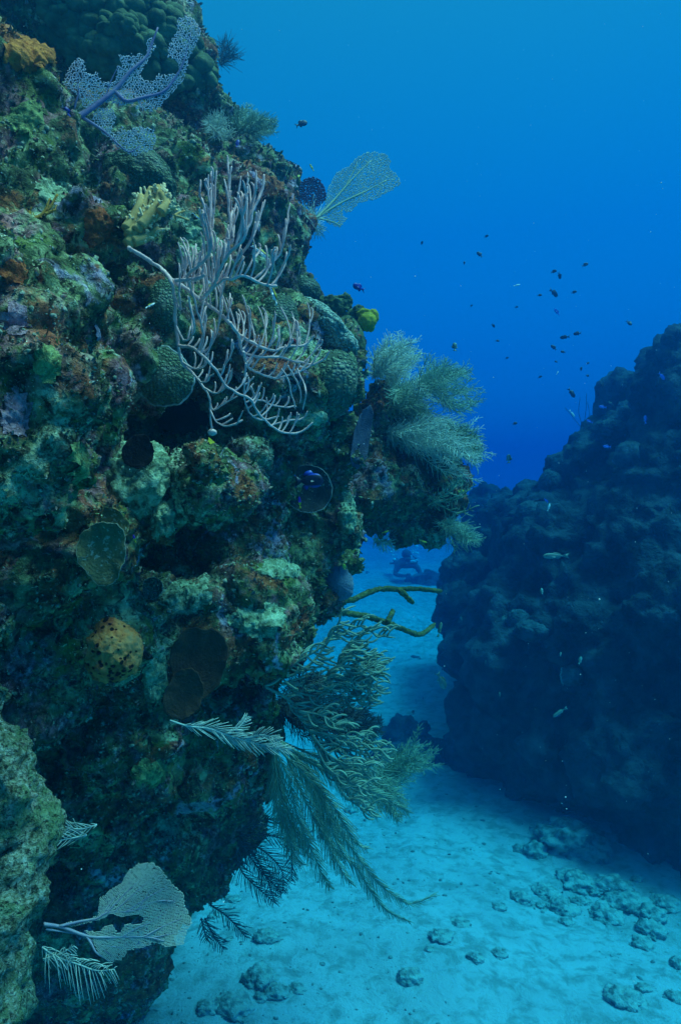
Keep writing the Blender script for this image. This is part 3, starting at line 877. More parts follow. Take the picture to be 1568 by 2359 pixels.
    for nm, path, r0, r1, side in mains:
        off = 0.0 if nm == 'stem' else float(r_.normal(0, 0.035))
        m = len(path)
        q = spline([p3(x + r_.normal(0, 2), y, off * min(1, i / 2.0)) for i, (x, y) in enumerate(path)], 9 * m)
        q += 0.0016 * np.stack([noise3(q * 60, 3 + k) for k in range(3)], 1)
        rad = np.linspace(r0, r1, len(q)) * K
        mb = MB()
        rad2 = rad.copy(); rad2[-1] *= 0.45; rad2[-2] *= 0.85
        mb.put(*rough(q[None], rad2[None], 9))
        if side:
            a, b, n, dr, l0, l1 = side
            PT, RD = [], []
            for k in range(n):
                s = a + (b - a) * (k + r_.random() * 0.7) / n
                i0 = int(s * (len(q) - 1))
                st = q[i0]
                L = 1.12 * (l0 + (l1 - l0) * r_.random()) * K
                T = q[min(i0 + 1, len(q) - 1)] - q[max(i0 - 1, 0)]; T /= np.linalg.norm(T)
                D = np.array([dr[0] + r_.normal(0, 0.13), r_.normal(0, 0.22), -dr[1]]); D /= np.linalg.norm(D)
                tt = np.linspace(0, 1, 12)[:, None]
                first = T * 0.45 + D * 0.55 + np.array([0, r_.normal(0, 0.4), 0])
                pt = st + L * (first * tt * (1 - tt) * 0.9 + D * (tt ** 1.35))
                pt += 0.0018 * np.stack([noise3(pt * 55 + k, 20 + c) for c in range(3)], 1) * tt
                PT.append(pt)
                rr = np.full(12, (6.3 + 1.2 * r_.random()) * K); rr[-1] *= 0.45; rr[-2] *= 0.9
                RD.append(rr)
                if L > 170 * K and r_.random() < 0.6:                       # forks
                    sd = r_.choice([-1, 1])
                    h = pt[5]
                    D2 = D + np.array([sd * 0.5, r_.normal(0, 0.3), 0])
                    L2 = L * (0.35 + 0.2 * r_.random())
                    p2 = h + L2 * (D2 * tt * (1 - tt) * 1.2 + D * tt ** 1.5)
                    PT.append(p2); RD.append(rr)
            mb.put(*rough(np.array(PT), np.array(RD), 8))
        mb.build('stem' if nm == 'stem' else 'branch', M['rod'], t, org)
    v0, f = ico(3)
    hf = MB(); hf.put(v0 * (1 + 0.25 * fbm(v0 * 2, 3, 8)[:, None]) * np.array([0.010, 0.010, 0.007]) + np.array(p3(390, 1858)), f)
    hf.build('holdfast', M['rod'], t, org)
    return t
big_sea_rod()

# ------------------------------------------------------------------ sea fans
z1 = lambda x, y: (x * 0.35, y * 0.35)
sea_fan('sea_fan', (490, 780), [
    [(560, 730), (520, 640), (420, 560), (430, 480), (510, 370), (555, 400), (580, 480), (640, 470), (680, 530), (760, 540), (765, 430), (810, 440), (770, 350), (870, 370), (920, 350), (970, 370), (960, 270), (1000, 240), (1030, 310), (960, 420), (930, 480), (940, 520), (1010, 540), (1030, 480), (1110, 490), (1180, 470), (1160, 400), (1100, 380), (1110, 300), (1160, 200), (1170, 120), (1240, 95), (1300, 140), (1330, 220), (1280, 320), (1240, 430), (1210, 530), (1130, 620), (1060, 700), (1000, 740), (900, 720), (870, 740), (900, 680), (780, 700), (720, 680), (660, 690)],
    [(590, 780), (650, 700), (740, 710), (770, 770), (740, 860), (770, 880), (800, 820), (830, 860), (900, 830), (1010, 840), (1035, 910), (1000, 990), (880, 1030), (800, 990), (690, 900)]],
    [([(470, 790), (530, 760), (620, 700), (760, 590), (860, 470), (960, 380), (1010, 260), (1040, 180)], 0.0085, 0.002), ([(760, 600), (830, 665), (950, 640), (1080, 600), (1160, 500), (1210, 400), (1260, 200)], 0.0055, 0.0012),
     ([(540, 770), (680, 860), (780, 950), (850, 1000), (920, 960)], 0.005, 0.0012), ([(490, 760), (495, 690), (520, 600), (500, 500)], 0.004, 0.001), ([(700, 640), (720, 560), (780, 430)], 0.002, 0.0008),
     ([(480, 790), (440, 800), (400, 770)], 0.008, 0.006)],
    1.85, (0.05, 0.02), 17, 0.0012, (M['fan_purple'], M['fan_stem']), 'tattered lilac sea fan with thick purple stems below the lobed coral', conv=z1, seed=3)
zb = lambda x, y: (x * 0.4, 1803.2 + 0.4 * y)
sea_fan('sea_fan', (265, 812), [
    [(570, 700), (575, 660), (640, 610), (700, 570), (740, 500), (800, 460), (880, 455), (930, 490), (980, 560), (1060, 640), (1075, 720), (1115, 810), (1080, 850), (1060, 930), (950, 950), (900, 920), (830, 950), (740, 970), (700, 1020), (630, 1035), (560, 970), (530, 900), (560, 865), (600, 820), (650, 815), (685, 870), (720, 810), (815, 810), (825, 775), (790, 755), (700, 775), (640, 755), (600, 780), (560, 795), (440, 825), (370, 830), (380, 800), (480, 790), (560, 760)],
    [(480, 850), (540, 850), (640, 880), (540, 900)]],
    [([(255, 812), (360, 830), (500, 880), (620, 887), (830, 885), (950, 910)], 0.0034, 0.0008), ([(340, 825), (470, 795), (560, 780), (620, 745), (730, 740), (850, 715)], 0.0026, 0.0007), ([(500, 880), (530, 930), (560, 980), (640, 1030)], 0.0026, 0.0007),
     ([(265, 840), (360, 855), (450, 870)], 0.002, 0.001), ([(620, 745), (680, 680), (760, 600), (860, 520)], 0.0014, 0.0006), ([(730, 740), (850, 660), (960, 600)], 0.0014, 0.0006), ([(830, 885), (950, 820), (1050, 780)], 0.0014, 0.0006), ([(600, 755), (640, 690), (700, 620), (770, 560)], 0.0011, 0.0005), ([(660, 742), (760, 650), (850, 570), (900, 520)], 0.0011, 0.0005), ([(790, 725), (900, 680), (1010, 680)], 0.0011, 0.0005), ([(800, 720), (880, 600), (930, 540)], 0.001, 0.0005), ([(700, 887), (780, 840), (870, 800), (960, 740)], 0.0012, 0.0005), ([(880, 890), (980, 870), (1070, 850)], 0.001, 0.0005), ([(560, 930), (640, 940), (720, 950)], 0.0011, 0.0005), ([(520, 900), (600, 960), (660, 1010)], 0.001, 0.0005)],
    1.3, (0.03, 0.0), 8.5, 0.00065, (M['fan_tan'], M['fan_tan_stem']), 'tan sea fan with a torn gap beside the pale rock low on the left', conv=zb, seed=4, center=(430, 860), lateral=0.75)
z2 = lambda x, y: (392 + 0.35 * x, 117.6 + 0.35 * y)
sea_fan('sea_fan', (960, 1100), [
    [(1000, 1060), (1030, 920), (1090, 800), (1180, 745), (1230, 690), (1310, 655), (1400, 665), (1455, 710), (1440, 770), (1510, 820), (1520, 880), (1440, 930), (1340, 980), (1250, 1000), (1180, 1060), (1060, 1080)],
    [(980, 1080), (1100, 1060), (1170, 1100), (1120, 1170), (1040, 1140)]],
    [([(940, 1120), (1060, 1000), (1200, 840), (1320, 720)], 0.007, 0.002), ([(960, 1100), (1120, 1000), (1290, 920), (1420, 850)], 0.006, 0.002), ([(970, 1100), (1060, 1120), (1120, 1150)], 0.004, 0.002), ([(1150, 900), (1190, 820), (1230, 740)], 0.004, 0.002)],
    3.35, (0.1, 0.0), 11, 0.0016, (M['fan_far'], M['fan_far']), 'pale green sea fan sticking out into open water from the reef edge', conv=z2, seed=5, center=(900, 1160), lateral=0.8)
th = np.linspace(0, 6.28, 24, endpoint=False)
sea_fan('sea_fan', (940, 1100), [[(930 + 98 * math.cos(a) * (1 + 0.08 * math.sin(3 * a)), 930 + 105 * math.sin(a)) for a in th]],
    [([(945, 1110), (935, 1020), (925, 900)], 0.006, 0.002), ([(940, 1060), (900, 980), (870, 900)], 0.004, 0.002), ([(940, 1060), (970, 980), (990, 880)], 0.004, 0.002)],
    3.4, (0.0, -0.05), 13, 0.0034, (M['fan_dark'], M['fan_dark']), 'small dark round sea fan beside the pale green one', conv=z2, seed=6)

# ------------------------------------------------------------------ feathery sea plumes
z5 = lambda x, y: (666.4 + 0.35 * x, 666.4 + 0.35 * y)
def gorg(base, tips, n, d, seed, L, sp, mat, label, conv, depth=0.25, rp=0.0015, rs=0.0032, name='sea_plume', **kw):
    return plume(name, bush(base, tips, n, d, seed, depth=depth), d, L, sp, rs, rp, mat, label, seed=seed, conv=conv, **{**dict(twist=0.9, jit=0.2, lean=0.75, spread=0.85), **kw})
gorg((560, 560), [(560, 420), (640, 300), (740, 290), (840, 320), (870, 420), (860, 500)], 34, 3.15, 21, 0.048, 0.0125, M['plume'], 'pale feathery sea plume, highest on the right edge of the reef', z5)
gorg((840, 640), [(930, 400), (1090, 500), (1200, 530), (1270, 570), (1280, 660), (1310, 740), (1200, 760)], 36, 3.3, 22, 0.05, 0.0125, M['plume_green'], 'greenish feathery sea plume reaching farthest into open water', z5)
gorg((600, 940), [(1210, 810), (1180, 900), (1290, 1010), (1310, 1080), (1320, 1190), (1180, 1180)], 26, 3.2, 23, 0.052, 0.014, M['plume'], 'long pale blue sea plume fanning out sideways from a bare stalk', z5)
gorg((640, 780), [(700, 600), (820, 620), (900, 680), (960, 760), (900, 840)], 28, 3.25, 24, 0.05, 0.014, M['plume_olive'], 'dim olive sea plume filling the middle between the pale ones', z5)
gorg((920, 1420), [(1060, 1240), (1150, 1210), (1240, 1320), (1230, 1400)], 9, 3.3, 25, 0.035, 0.03, M['plume_olive'], 'sparse olive twiggy gorgonian under the long pale sea plume', z5, rp=0.003, rs=0.005)
gorg((1000, 1540), [(1120, 1480), (1240, 1640), (1260, 1670), (1100, 1720)], 12, 3.35, 26, 0.06, 0.013, M['plume_green'], 'short green gorgonian at the lowest tip of the outcrop', z5)
gorg((560, 1650), [(640, 1740), (700, 1700), (720, 1690)], 5, 3.6, 27, 0.05, 0.02, M['plume'], 'thin drooping gorgonian hanging under the outcrop', z5, rp=0.002)
gorg((430, 560), [(380, 400), (520, 360), (600, 400), (690, 460), (700, 500)], 40, 3.35, 28, 0.042, 0.008, M['plume_green'], 'bushy green sea plume on the reef shoulder', z2)
gorg((330, 600), [(230, 460), (300, 380), (380, 420), (420, 500)], 24, 3.2, 29, 0.045, 0.010, M['plume'], 'bluish wispy sea plume left of the bushy green one', z2)
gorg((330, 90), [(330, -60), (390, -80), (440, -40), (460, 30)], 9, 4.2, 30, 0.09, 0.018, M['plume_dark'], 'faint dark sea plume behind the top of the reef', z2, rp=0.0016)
gorg((940, 1130), [(880, 1040), (960, 1020), (1040, 1180), (960, 1220)], 9, 3.35, 31, 0.06, 0.013, M['plume'], 'small blue wispy sea plume at the foot of the pale green fan', z2)

z6 = lambda x, y: (392 + 0.4 * x, 1332.8 + 0.4 * y)
z3b = lambda x, y: (392 + 0.4 * x, 1803 + 0.4 * y)
zfan = zb
plume('sea_plume', [([(0, 815), (110, 850), (220, 860), (330, 900), (500, 950), (680, 985)], 1.7, 1.75), ([(330, 890), (400, 850), (440, 800)], 1.73, 1.75, 0.6), ([(430, 920), (540, 900), (620, 930)], 1.74, 1.7, 0.8)], 1.7, 0.042, 0.0065, 0.0024, 0.0012, M['plume_pale'],
      'single pale sea plume growing sideways out of the shaded wall', seed=41, conv=z6, lean=1.0, spread=0.7, start=0.12)
plume('sea_plume', [([(245, 945), (330, 1000), (470, 1050), (560, 1080), (660, 1072)], 1.28, 1.26), ([(250, 1015), (340, 985), (430, 940)], 1.29, 1.27, 0.5)], 1.28, 0.035, 0.005, 0.0018, 0.0009, M['plume_pale'],
      'small pale sea plume hanging below the torn tan fan', seed=42, conv=zb, lean=0.45, spread=0.9, droop=0.6)
plume('sea_plume', [([(560, 240), (470, 265), (390, 255), (330, 230)], 1.45, 1.42), ([(500, 300), (400, 320), (270, 350)], 1.45, 1.4), ([(480, 290), (420, 270), (330, 290)], 1.45, 1.42)], 1.45, 0.03, 0.008, 0.002, 0.001, M['plume_pale'],
      'small wispy pale sea plume on top of the ledge above the torn fan', seed=43, conv=zb, lean=0.9)
GD = 2.35
plume('sea_plume', [
    ([(560, -260), (640, -120), (690, 0), (730, 190), (820, 400), (890, 560), (920, 600)], GD, GD + 0.2), ([(600, -250), (760, -100), (850, 60), (950, 240), (1060, 400), (1180, 560), (1290, 650), (1380, 700), (1530, 640)], GD, GD + 0.25, 0.75),
    ([(620, -240), (760, -100), (860, 200), (940, 390), (1060, 470), (1150, 620), (1250, 740), (1380, 800)], GD + 0.1, GD + 0.35, 0.72), ([(640, -240), (860, -90), (1020, 0), (1180, 60), (1370, 170)], GD, GD + 0.3),
    ([(590, -240), (620, 0), (660, 250), (720, 430), (760, 470)], GD + 0.1, GD + 0.1), ([(620, -200), (820, 0), (950, 150), (1050, 330), (1130, 380)], GD - 0.1, GD), ([(600, -230), (900, -60), (1060, 80), (1190, 190)], GD + 0.1, GD + 0.3),
    ([(640, -220), (760, 60), (860, 260), (960, 460), (1040, 580)], GD + 0.1, GD + 0.2), ([(600, -220), (640, 60), (700, 250), (800, 430)], GD + 0.1, GD + 0.2), ([(590, -220), (600, 40), (640, 220), (720, 380)], GD + 0.2, GD + 0.3), ([(640, -230), (800, -40), (900, 140), (940, 300), (1010, 440)], GD - 0.05, GD + 0.05), ([(640, -240), (900, -120), (1080, 20), (1230, 120), (1310, 220)], GD + 0.2, GD + 0.4), ([(620, -240), (780, -60), (860, 100), (900, 300)], GD + 0.15, GD + 0.2)],
    GD, 0.06, 0.0095, 0.004, 0.0016, M['plume_olive'], 'big green sea plume trailing long fronds down over the sand', seed=44, conv=z3b, lean=1.0, spread=0.6, start=0.1, droop=0.15)
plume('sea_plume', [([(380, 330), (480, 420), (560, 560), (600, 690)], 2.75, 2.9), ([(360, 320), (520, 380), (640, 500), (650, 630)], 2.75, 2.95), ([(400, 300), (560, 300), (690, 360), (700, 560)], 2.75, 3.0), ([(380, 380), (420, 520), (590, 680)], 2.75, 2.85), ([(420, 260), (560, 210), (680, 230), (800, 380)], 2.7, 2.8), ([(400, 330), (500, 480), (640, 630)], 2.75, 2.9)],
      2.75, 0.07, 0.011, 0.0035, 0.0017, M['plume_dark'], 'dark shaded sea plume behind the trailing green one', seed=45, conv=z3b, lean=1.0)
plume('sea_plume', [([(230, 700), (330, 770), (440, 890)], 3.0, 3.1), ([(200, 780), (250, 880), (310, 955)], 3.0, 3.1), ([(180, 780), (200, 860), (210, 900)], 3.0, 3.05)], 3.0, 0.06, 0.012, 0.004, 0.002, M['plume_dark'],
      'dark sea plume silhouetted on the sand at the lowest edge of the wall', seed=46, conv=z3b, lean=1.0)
gorg((1150, 1180), [(1300, 1000), (1420, 960), (1510, 930), (1530, 1020), (1420, 1090)], 30, 3.4, 47, 0.045, 0.009, M['plume_olive'], 'bushy olive sea plume at the right end of the lower gorgonians', z6)
gorg((960, 880), [(1040, 760), (1150, 740), (1230, 820), (1240, 870)], 28, 3.1, 48, 0.045, 0.009, M['plume_dark'], 'dark bushy sea plume behind the green finger gorgonian', z6)
gorg((1000, 1060), [(1240, 1180), (1340, 1280), (1380, 1350), (1180, 1400)], 20, 3.0, 49, 0.05, 0.009, M['plume_olive'], 'dull sea plume drooping right of the green finger gorgonian', z6)

gorg((600, 720), [(640, 420), (760, 480), (900, 520), (1000, 640), (1060, 760), (1120, 900), (1000, 1020)], 32, 3.3, 50, 0.05, 0.013, M['plume'], 'tangled blue green sea plume joining the pale ones along the outcrop', z5)
gorg((1000, 950), [(1180, 860), (1250, 960), (1290, 1080), (1240, 1160)], 24, 3.35, 51, 0.045, 0.009, M['plume_olive'], 'dim sea plume at the right rim of the outcrop', z5)
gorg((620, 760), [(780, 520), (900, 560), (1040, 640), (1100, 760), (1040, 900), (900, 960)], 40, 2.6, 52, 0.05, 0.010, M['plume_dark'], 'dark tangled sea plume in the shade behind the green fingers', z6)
# finger gorgonian with thick green branchlets
def finger_gorgonian():
    d0 = 2.1
    r_ = np.random.default_rng(61)
    org = P(*z6(545, 615), d0)
    t = empty('finger_gorgonian', org, 'green gorgonian with many thick finger branches curving to the right', 'gorgonian')
    K = 0.4 * d0 / F
    st = [[(545, 615), (610, 590), (730, 480), (860, 400), (930, 320), (975, 240), (990, 165)], [(700, 560), (820, 480), (930, 340), (1020, 300), (1110, 270), (1180, 320), (1295, 340)], [(545, 620), (640, 670), (720, 730), (790, 850), (850, 960), (920, 1060)],
          [(650, 600), (780, 600), (920, 560), (1010, 480), (1060, 420), (1130, 370)], [(640, 610), (800, 560), (960, 560), (1080, 540), (1190, 470)], [(700, 640), (850, 640), (980, 590), (1100, 600), (1185, 630)],
          [(720, 720), (860, 700), (980, 680), (1080, 680), (1195, 690)], [(740, 760), (880, 790), (960, 850), (1010, 860)], [(800, 870), (930, 900), (1050, 910), (1120, 900), (1190, 908)], [(830, 930), (980, 960), (1120, 970), (1180, 990), (1250, 985)],
          [(820, 900), (900, 1000), (1000, 1060), (1100, 1070), (1195, 1120)], [(860, 980), (930, 1110), (1020, 1210), (1100, 1290), (1180, 1310)], [(840, 960), (900, 1080), (1000, 1150), (1140, 1220)], [(935, 550), (990, 440), (1060, 350), (1090, 330)], [(930, 560), (1060, 570), (1200, 575)], [(1000, 510), (1100, 480), (1190, 465)]]
    rr_ = np.random.default_rng(62)
    st = st + [[(x + rr_.normal(0, 14) * (i > 0), y + (22 + rr_.normal(0, 16)) * (i > 0)) for i, (x, y) in enumerate(p)] for p in st[3:]]
    for k, path in enumerate(st):
        e = r_.normal(0, 0.09) + (0.1 if k > 15 else 0)
        q = spline([P(*z6(x, y), d0 + e * i / (len(path) - 1)) for i, (x, y) in enumerate(path)], 30)
        mb = MB()
        r0 = 8.5 if k < 3 else 7
        rr = np.linspace(r0, 5, 30) * K; rr[-1] *= 0.5
        mb.put(*tubes(q[None], rr[None], 8))
        PT, RD = [], []
        n = 30 if k < 3 else 18
        for j in range(n):
            i0 = int((0.18 + 0.78 * (j + r_.random()) / n) * 29)
            T = q[min(i0 + 1, 29)] - q[max(i0 - 1, 0)]; T /= np.linalg.norm(T)
            sd = r_.choice([-1, 1])
            D = np.array([1.0, r_.normal(0, 0.45), sd * 0.35 + r_.normal(0, 0.25) + (0.25 if path[-1][1] < path[0][1] else -0.3)]); D /= np.linalg.norm(D)
            L = (60 + 75 * r_.random()) * K
            tt = np.linspace(0, 1, 10)[:, None]
            sidev = np.cross(T, [0, 1, 0]) * sd * 0.5
            pt = q[i0] + L * (sidev * tt * (1 - tt) * 2 + D * tt ** 1.1)
            pt += 0.003 * np.stack([noise3(pt * 30 + j, 9 + c) for c in range(3)], 1) * tt
            r2 = np.full(10, (5.4 + r_.random()) * K); r2[-1] *= 0.5
            PT.append(pt); RD.append(r2)
        mb.put(*tubes(np.array(PT), np.array(RD), 7))
        mb.build('stem' if k < 3 else 'branch', M['rod_green'], t, org)
finger_gorgonian()

# two knobby rods reaching over the gap
z7 = lambda x, y: (744.8 + 0.25 * x, 1176 + 0.25 * y)
def knob_rod(paths, d, label, seed):
    org = P(*z7(*paths[0][0]), d)
    t = empty('knobby_rod', org, label, 'sea rod')
    for k, (path) in enumerate(paths):
        q = spline([P(*z7(x, y), d + 0.05 * i) for i, (x, y) in enumerate(path)], 70)
        r0 = 30 * 0.25 * d / F
        rr = r0 * (np.linspace(1.0, 0.8, 70) if k == 0 else np.linspace(0.9, 0.75, 70))
        rr[-1] *= 0.5; rr[-2] *= 0.8
        v, f = tubes(q[None], rr[None], 14)
        c = np.repeat(q, 14, 0)
        v = c + (v - c) * (1 + 0.28 * noise3(v * 95, seed)[:, None] + 0.15 * noise3(v * 200, seed + 1)[:, None])
        mb = MB(); mb.put(v, f); mb.build('stem' if k == 0 else 'side_branch', M['knob_rod'], t, org)
knob_rod([[(60, 850), (200, 830), (300, 810), (430, 745), (560, 720), (700, 725), (850, 720), (1090, 740)], [(700, 728), (760, 790), (820, 845)]], 2.7, 'upper of two knobby olive rods, straight with a short fork below', 71)
knob_rod([[(150, 930), (220, 945), (400, 975), (580, 1030), (700, 1080), (870, 1140), (960, 1100), (1025, 1040)], [(590, 1030), (610, 980), (640, 920)]], 2.7, 'lower of two knobby olive rods, bent upward at its tip', 72)

# ------------------------------------------------------------------ stony corals, sponges and crusts on the wall
dome('star_coral', 765, 880, 58, 78, M['star_big'], 'dark star coral with large round cups behind the tip of the sea rod', 'coral', depth=0.75, seed=2, sink=0.2, tilt=0.3)
dome('star_coral', 640, 735, 48, 60, M['star_dark'], 'dark domed star coral behind the middle of the sea rod', 'coral', depth=0.8, seed=3, sink=0.2)
dome('star_coral', 700, 668, 40, 32, M['star_dark'], 'small dark star coral below the pale green fan on the reef edge', 'coral', depth=0.8, seed=4, sink=0.3)
dome('star_coral', 372, 700, 42, 68, M['star_dark'], 'tall dark star coral beside the left trunk of the sea rod', 'coral', depth=0.6, seed=5, sink=0.3)
disc('star_coral', 378, 868, 66, 68, M['star_dark'], M['rim_grey'], 'rounded star coral plate with a pale lower rim left of the sea rod', 'coral', seed=6, bowl=-0.35, thick=0.14, lift=0.03, rim_r=0.045)
dome('star_coral', 318, 400, 82, 62, M['star_dark'], 'green star coral boulder below the tattered lilac fan', 'coral', depth=0.8, seed=7, sink=0.3, tilt=0.4, rough=0.09)
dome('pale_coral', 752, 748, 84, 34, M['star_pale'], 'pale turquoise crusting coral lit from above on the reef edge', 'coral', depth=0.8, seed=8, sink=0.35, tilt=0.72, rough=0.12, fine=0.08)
dome('boulder_coral', 805, 780, 34, 54, M['green_lump'], 'dark smooth lump at the reef edge under the yellow sponge', 'coral', d=2.85, depth=0.9, seed=9, tilt=-0.35, sink=0.0)
dome('lump_coral', 310, 1105, 78, 88, M['crust_pale_lit'], 'bright turquoise speckled coral lump painted as sunlit in the left middle of the wall', 'coral', depth=0.75, seed=10, sink=0.35, tilt=0.5, rough=0.14, fine=0.16)
dome('lump_coral', 372, 1195, 30, 46, M['crust_pale_lit'], 'small bright spur at the lower right of the turquoise lump', 'coral', depth=0.8, seed=11, sink=0.3, tilt=0.2, rough=0.18, fine=0.18)
dome('pitted_sponge', 258, 1500, 66, 72, M['ball'], 'round orange sponge dotted with dark holes', 'sponge', depth=0.85, sub=6, rough=0.07, seed=12, sink=0.05, fine=0.05)
disc('plate_sponge', 470, 1510, 66, 84, M['brown'], None, 'large dark brown plate sponge right of the round orange sponge', 'sponge', seed=13, bowl=0.25, lift=0.05, shape=(1, 0.95, 0.85, 1.05, 1, 0.95, 1.0, 1.05), tilt=0.25)
disc('plate_sponge', 440, 1580, 44, 56, M['brown'], None, 'smaller brown plate sponge overlapping the lower part of the large one', 'sponge', seed=14, bowl=0.2, lift=0.08, tilt=0.3)
disc('disc_coral', 252, 1270, 56, 70, M['olive_disc'], M['rim'], 'olive disc coral with a thin pale rim above the round orange sponge', 'coral', seed=15, bowl=0.2, lift=0.03, rim_r=0.015, wave=0.07, shape=(1, 1.05, 0.9, 1, 1.1, 0.95, 1, 0.9))
disc('disc_coral', 264, 1205, 42, 34, M['olive_disc'], None, 'small olive coral lobe on top of the rimmed olive disc', 'coral', seed=16, bowl=0.15, lift=0.02, wave=0.08)
disc('disc_coral', 358, 1352, 24, 24, M['star_dark'], M['rim_grey'], 'little greenish ringed disc coral', 'coral', seed=17, bowl=0.3, lift=0.02)
disc('disc_sponge', 710, 1127, 55, 54, M['grey_disc'], M['rim_grey'], 'thin grey disc sponge with a frilled pale rim behind a blue fish', 'sponge', seed=18, bowl=0.22, lift=0.04, rim_r=0.016, wave=0.025)
disc('cup_sponge', 780, 1342, 33, 42, M['blue_cup'], None, 'blue grey cup sponge at the shaded lower edge of the wall', 'sponge', seed=19, bowl=-0.5, thick=0.2, lift=0.03, tilt=-0.3)
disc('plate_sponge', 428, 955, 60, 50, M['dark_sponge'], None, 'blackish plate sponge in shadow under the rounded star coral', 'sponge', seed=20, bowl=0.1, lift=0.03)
disc('plate_sponge', 828, 1010, 24, 70, M['blue_plate'], None, 'upright blue grey plate on the right corner of the wall', 'sponge', seed=21, bowl=0.2, lift=0.02, yaw=0.5, tilt=0.25)
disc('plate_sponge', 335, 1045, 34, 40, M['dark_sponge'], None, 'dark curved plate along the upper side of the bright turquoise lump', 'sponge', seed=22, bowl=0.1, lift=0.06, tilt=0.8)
crust('crust_sponge', 72, 125, 72, 52, M['orange'], 'bright orange crusting sponge on top of the nearest rock', 'sponge', n=60, size=11, seed=31)
crust('crust_sponge', 115, 190, 20, 36, M['orange'], 'orange strip of sponge running down the edge of the nearest rock', 'sponge', n=26, size=9, seed=32)
crust('crust_sponge', 165, 655, 50, 72, M['lavender'], 'lavender and pale blue crust on the near rock face', 'sponge', n=60, size=6, seed=33)
crust('crust_sponge', 218, 765, 13, 24, M['lavender'], 'small lavender knob below the larger lavender crust', 'sponge', n=12, size=9, seed=34)
crust('crust_sponge', 208, 890, 12, 38, M['red'], 'dark red crust in a crease of the near rock', 'sponge', n=18, size=8, seed=35)
crust('crust_sponge', 428, 995, 18, 9, M['red'], 'dark red crust under the blackish plate sponge', 'sponge', n=12, size=7, seed=36)
crust('crust_sponge', 670, 790, 20, 14, M['red'], 'red crust behind the right half of the sea rod', 'sponge', n=10, size=6, seed=37)
crust('crust_sponge', 485, 1020, 14, 24, M['yellow'], 'yellowish growth just under the foot of the sea rod', 'sponge', n=14, size=6, seed=38)

for px, py, rx, ry, m, z, lab in [
    (430, 1375, 70, 46, 'crust_pale_lit', 7, 'pale turquoise crust painted as sunlit rock on the shelf above the large brown plate sponge'),
    (600, 1430, 76, 50, 'crust_pale_lit', 7, 'mottled pale crust painted as sunlit rock on the bulge right of the large brown plate sponge'),
    (358, 1560, 36, 80, 'crust_pale_lit', 6, 'pale crust painted as sunlit rock running down between the orange sponge and the brown plates'),
    (460, 570, 60, 70, 'crust_pale_lit', 8, 'turquoise crust painted as sunlit rock behind the upper left branches of the sea rod'),
    (610, 610, 50, 50, 'crust_pale_lit', 8, 'turquoise crust painted as sunlit rock behind the upper right branches of the sea rod'),
    (375, 470, 40, 34, 'crust_pale_lit', 7, 'pale green crust right of the tan fire coral'),
    (700, 965, 60, 22, 'crust_pale_lit', 6, 'pale ledge crust under the right half of the sea rod'),
    (110, 840, 46, 54, 'crust_lime', 7, 'pale lime crust in the middle of the near rock'),
    (40, 950, 52, 66, 'crust_pink', 7, 'pinkish crust at the left edge of the near rock'),
    (40, 735, 44, 56, 'crust_pink', 6, 'mauve pink crust near the left edge, above the lime crust'),
    (60, 270, 50, 50, 'crust_lime', 7, 'yellow green crust on the nearest rock under the orange sponge'),
    (225, 520, 50, 50, 'crust_rust', 7, 'rust red growth on the point left of the fire coral'),
    (24, 630, 50, 44, 'crust_rust', 6, 'rust brown crust at the left edge above the pink crusts'),
    (120, 440, 50, 40, 'crust_pale_lit', 7, 'pale crust on the shoulder of the near rock over the amber hydrocoral'),
    (180, 1060, 34, 60, 'crust_lime', 6, 'greenish white crust on the right flank of the near rock'),
    (350, 1780, 50, 40, 'crust_lime', 6, 'dull green crust low on the shaded wall'),
    (650, 1310, 60, 30, 'crust_pale_lit', 6, 'pale streaky crust in the shaded middle of the wall'),
    (800, 1180, 26, 60, 'crust_pale_lit', 6, 'pale crust down the right corner of the wall')]:
    crust('crust_coral', px, py, rx, ry, M[m], lab, 'crust', size=z, seed=px * 7 + py)

# yellow sponge and green lump at the reef edge
def lobed(name, blobs, mat, label, cat, seed, rough=0.2, bases=None):
    v0, f = ico(4)
    org = P(*blobs[0][:3])
    mb = MB()
    for k, (px, py, d, w, h) in enumerate(blobs):
        s = d / F
        v = v0 * (1 + rough * fbm(v0 * 2.4 + k * 5, 4, seed)[:, None]) * np.array([w * s, (w + h) * 0.4 * s, h * s]) + np.array(P(px, py, d))
        mb.put(v, f)
    return tag(mb.build(name, mat, None, tuple(org)), label, cat)
lobed('lobed_sponge', [(846, 742, 2.85, 22, 22), (838, 722, 2.87, 18, 12), (858, 728, 2.9, 14, 16)], M['yellow'], 'yellow lobed sponge jutting from the reef edge over open water', 'sponge', 4, 0.25)
lobed('knob_coral', [(775, 705, 2.9, 28, 22), (795, 692, 2.9, 16, 16), (812, 728, 2.9, 28, 14), (750, 700, 2.95, 22, 18), (825, 715, 2.88, 14, 12)], M['green_lump'], 'dark knobbly coral clump next to the yellow lobed sponge', 'coral', 5, 0.55)

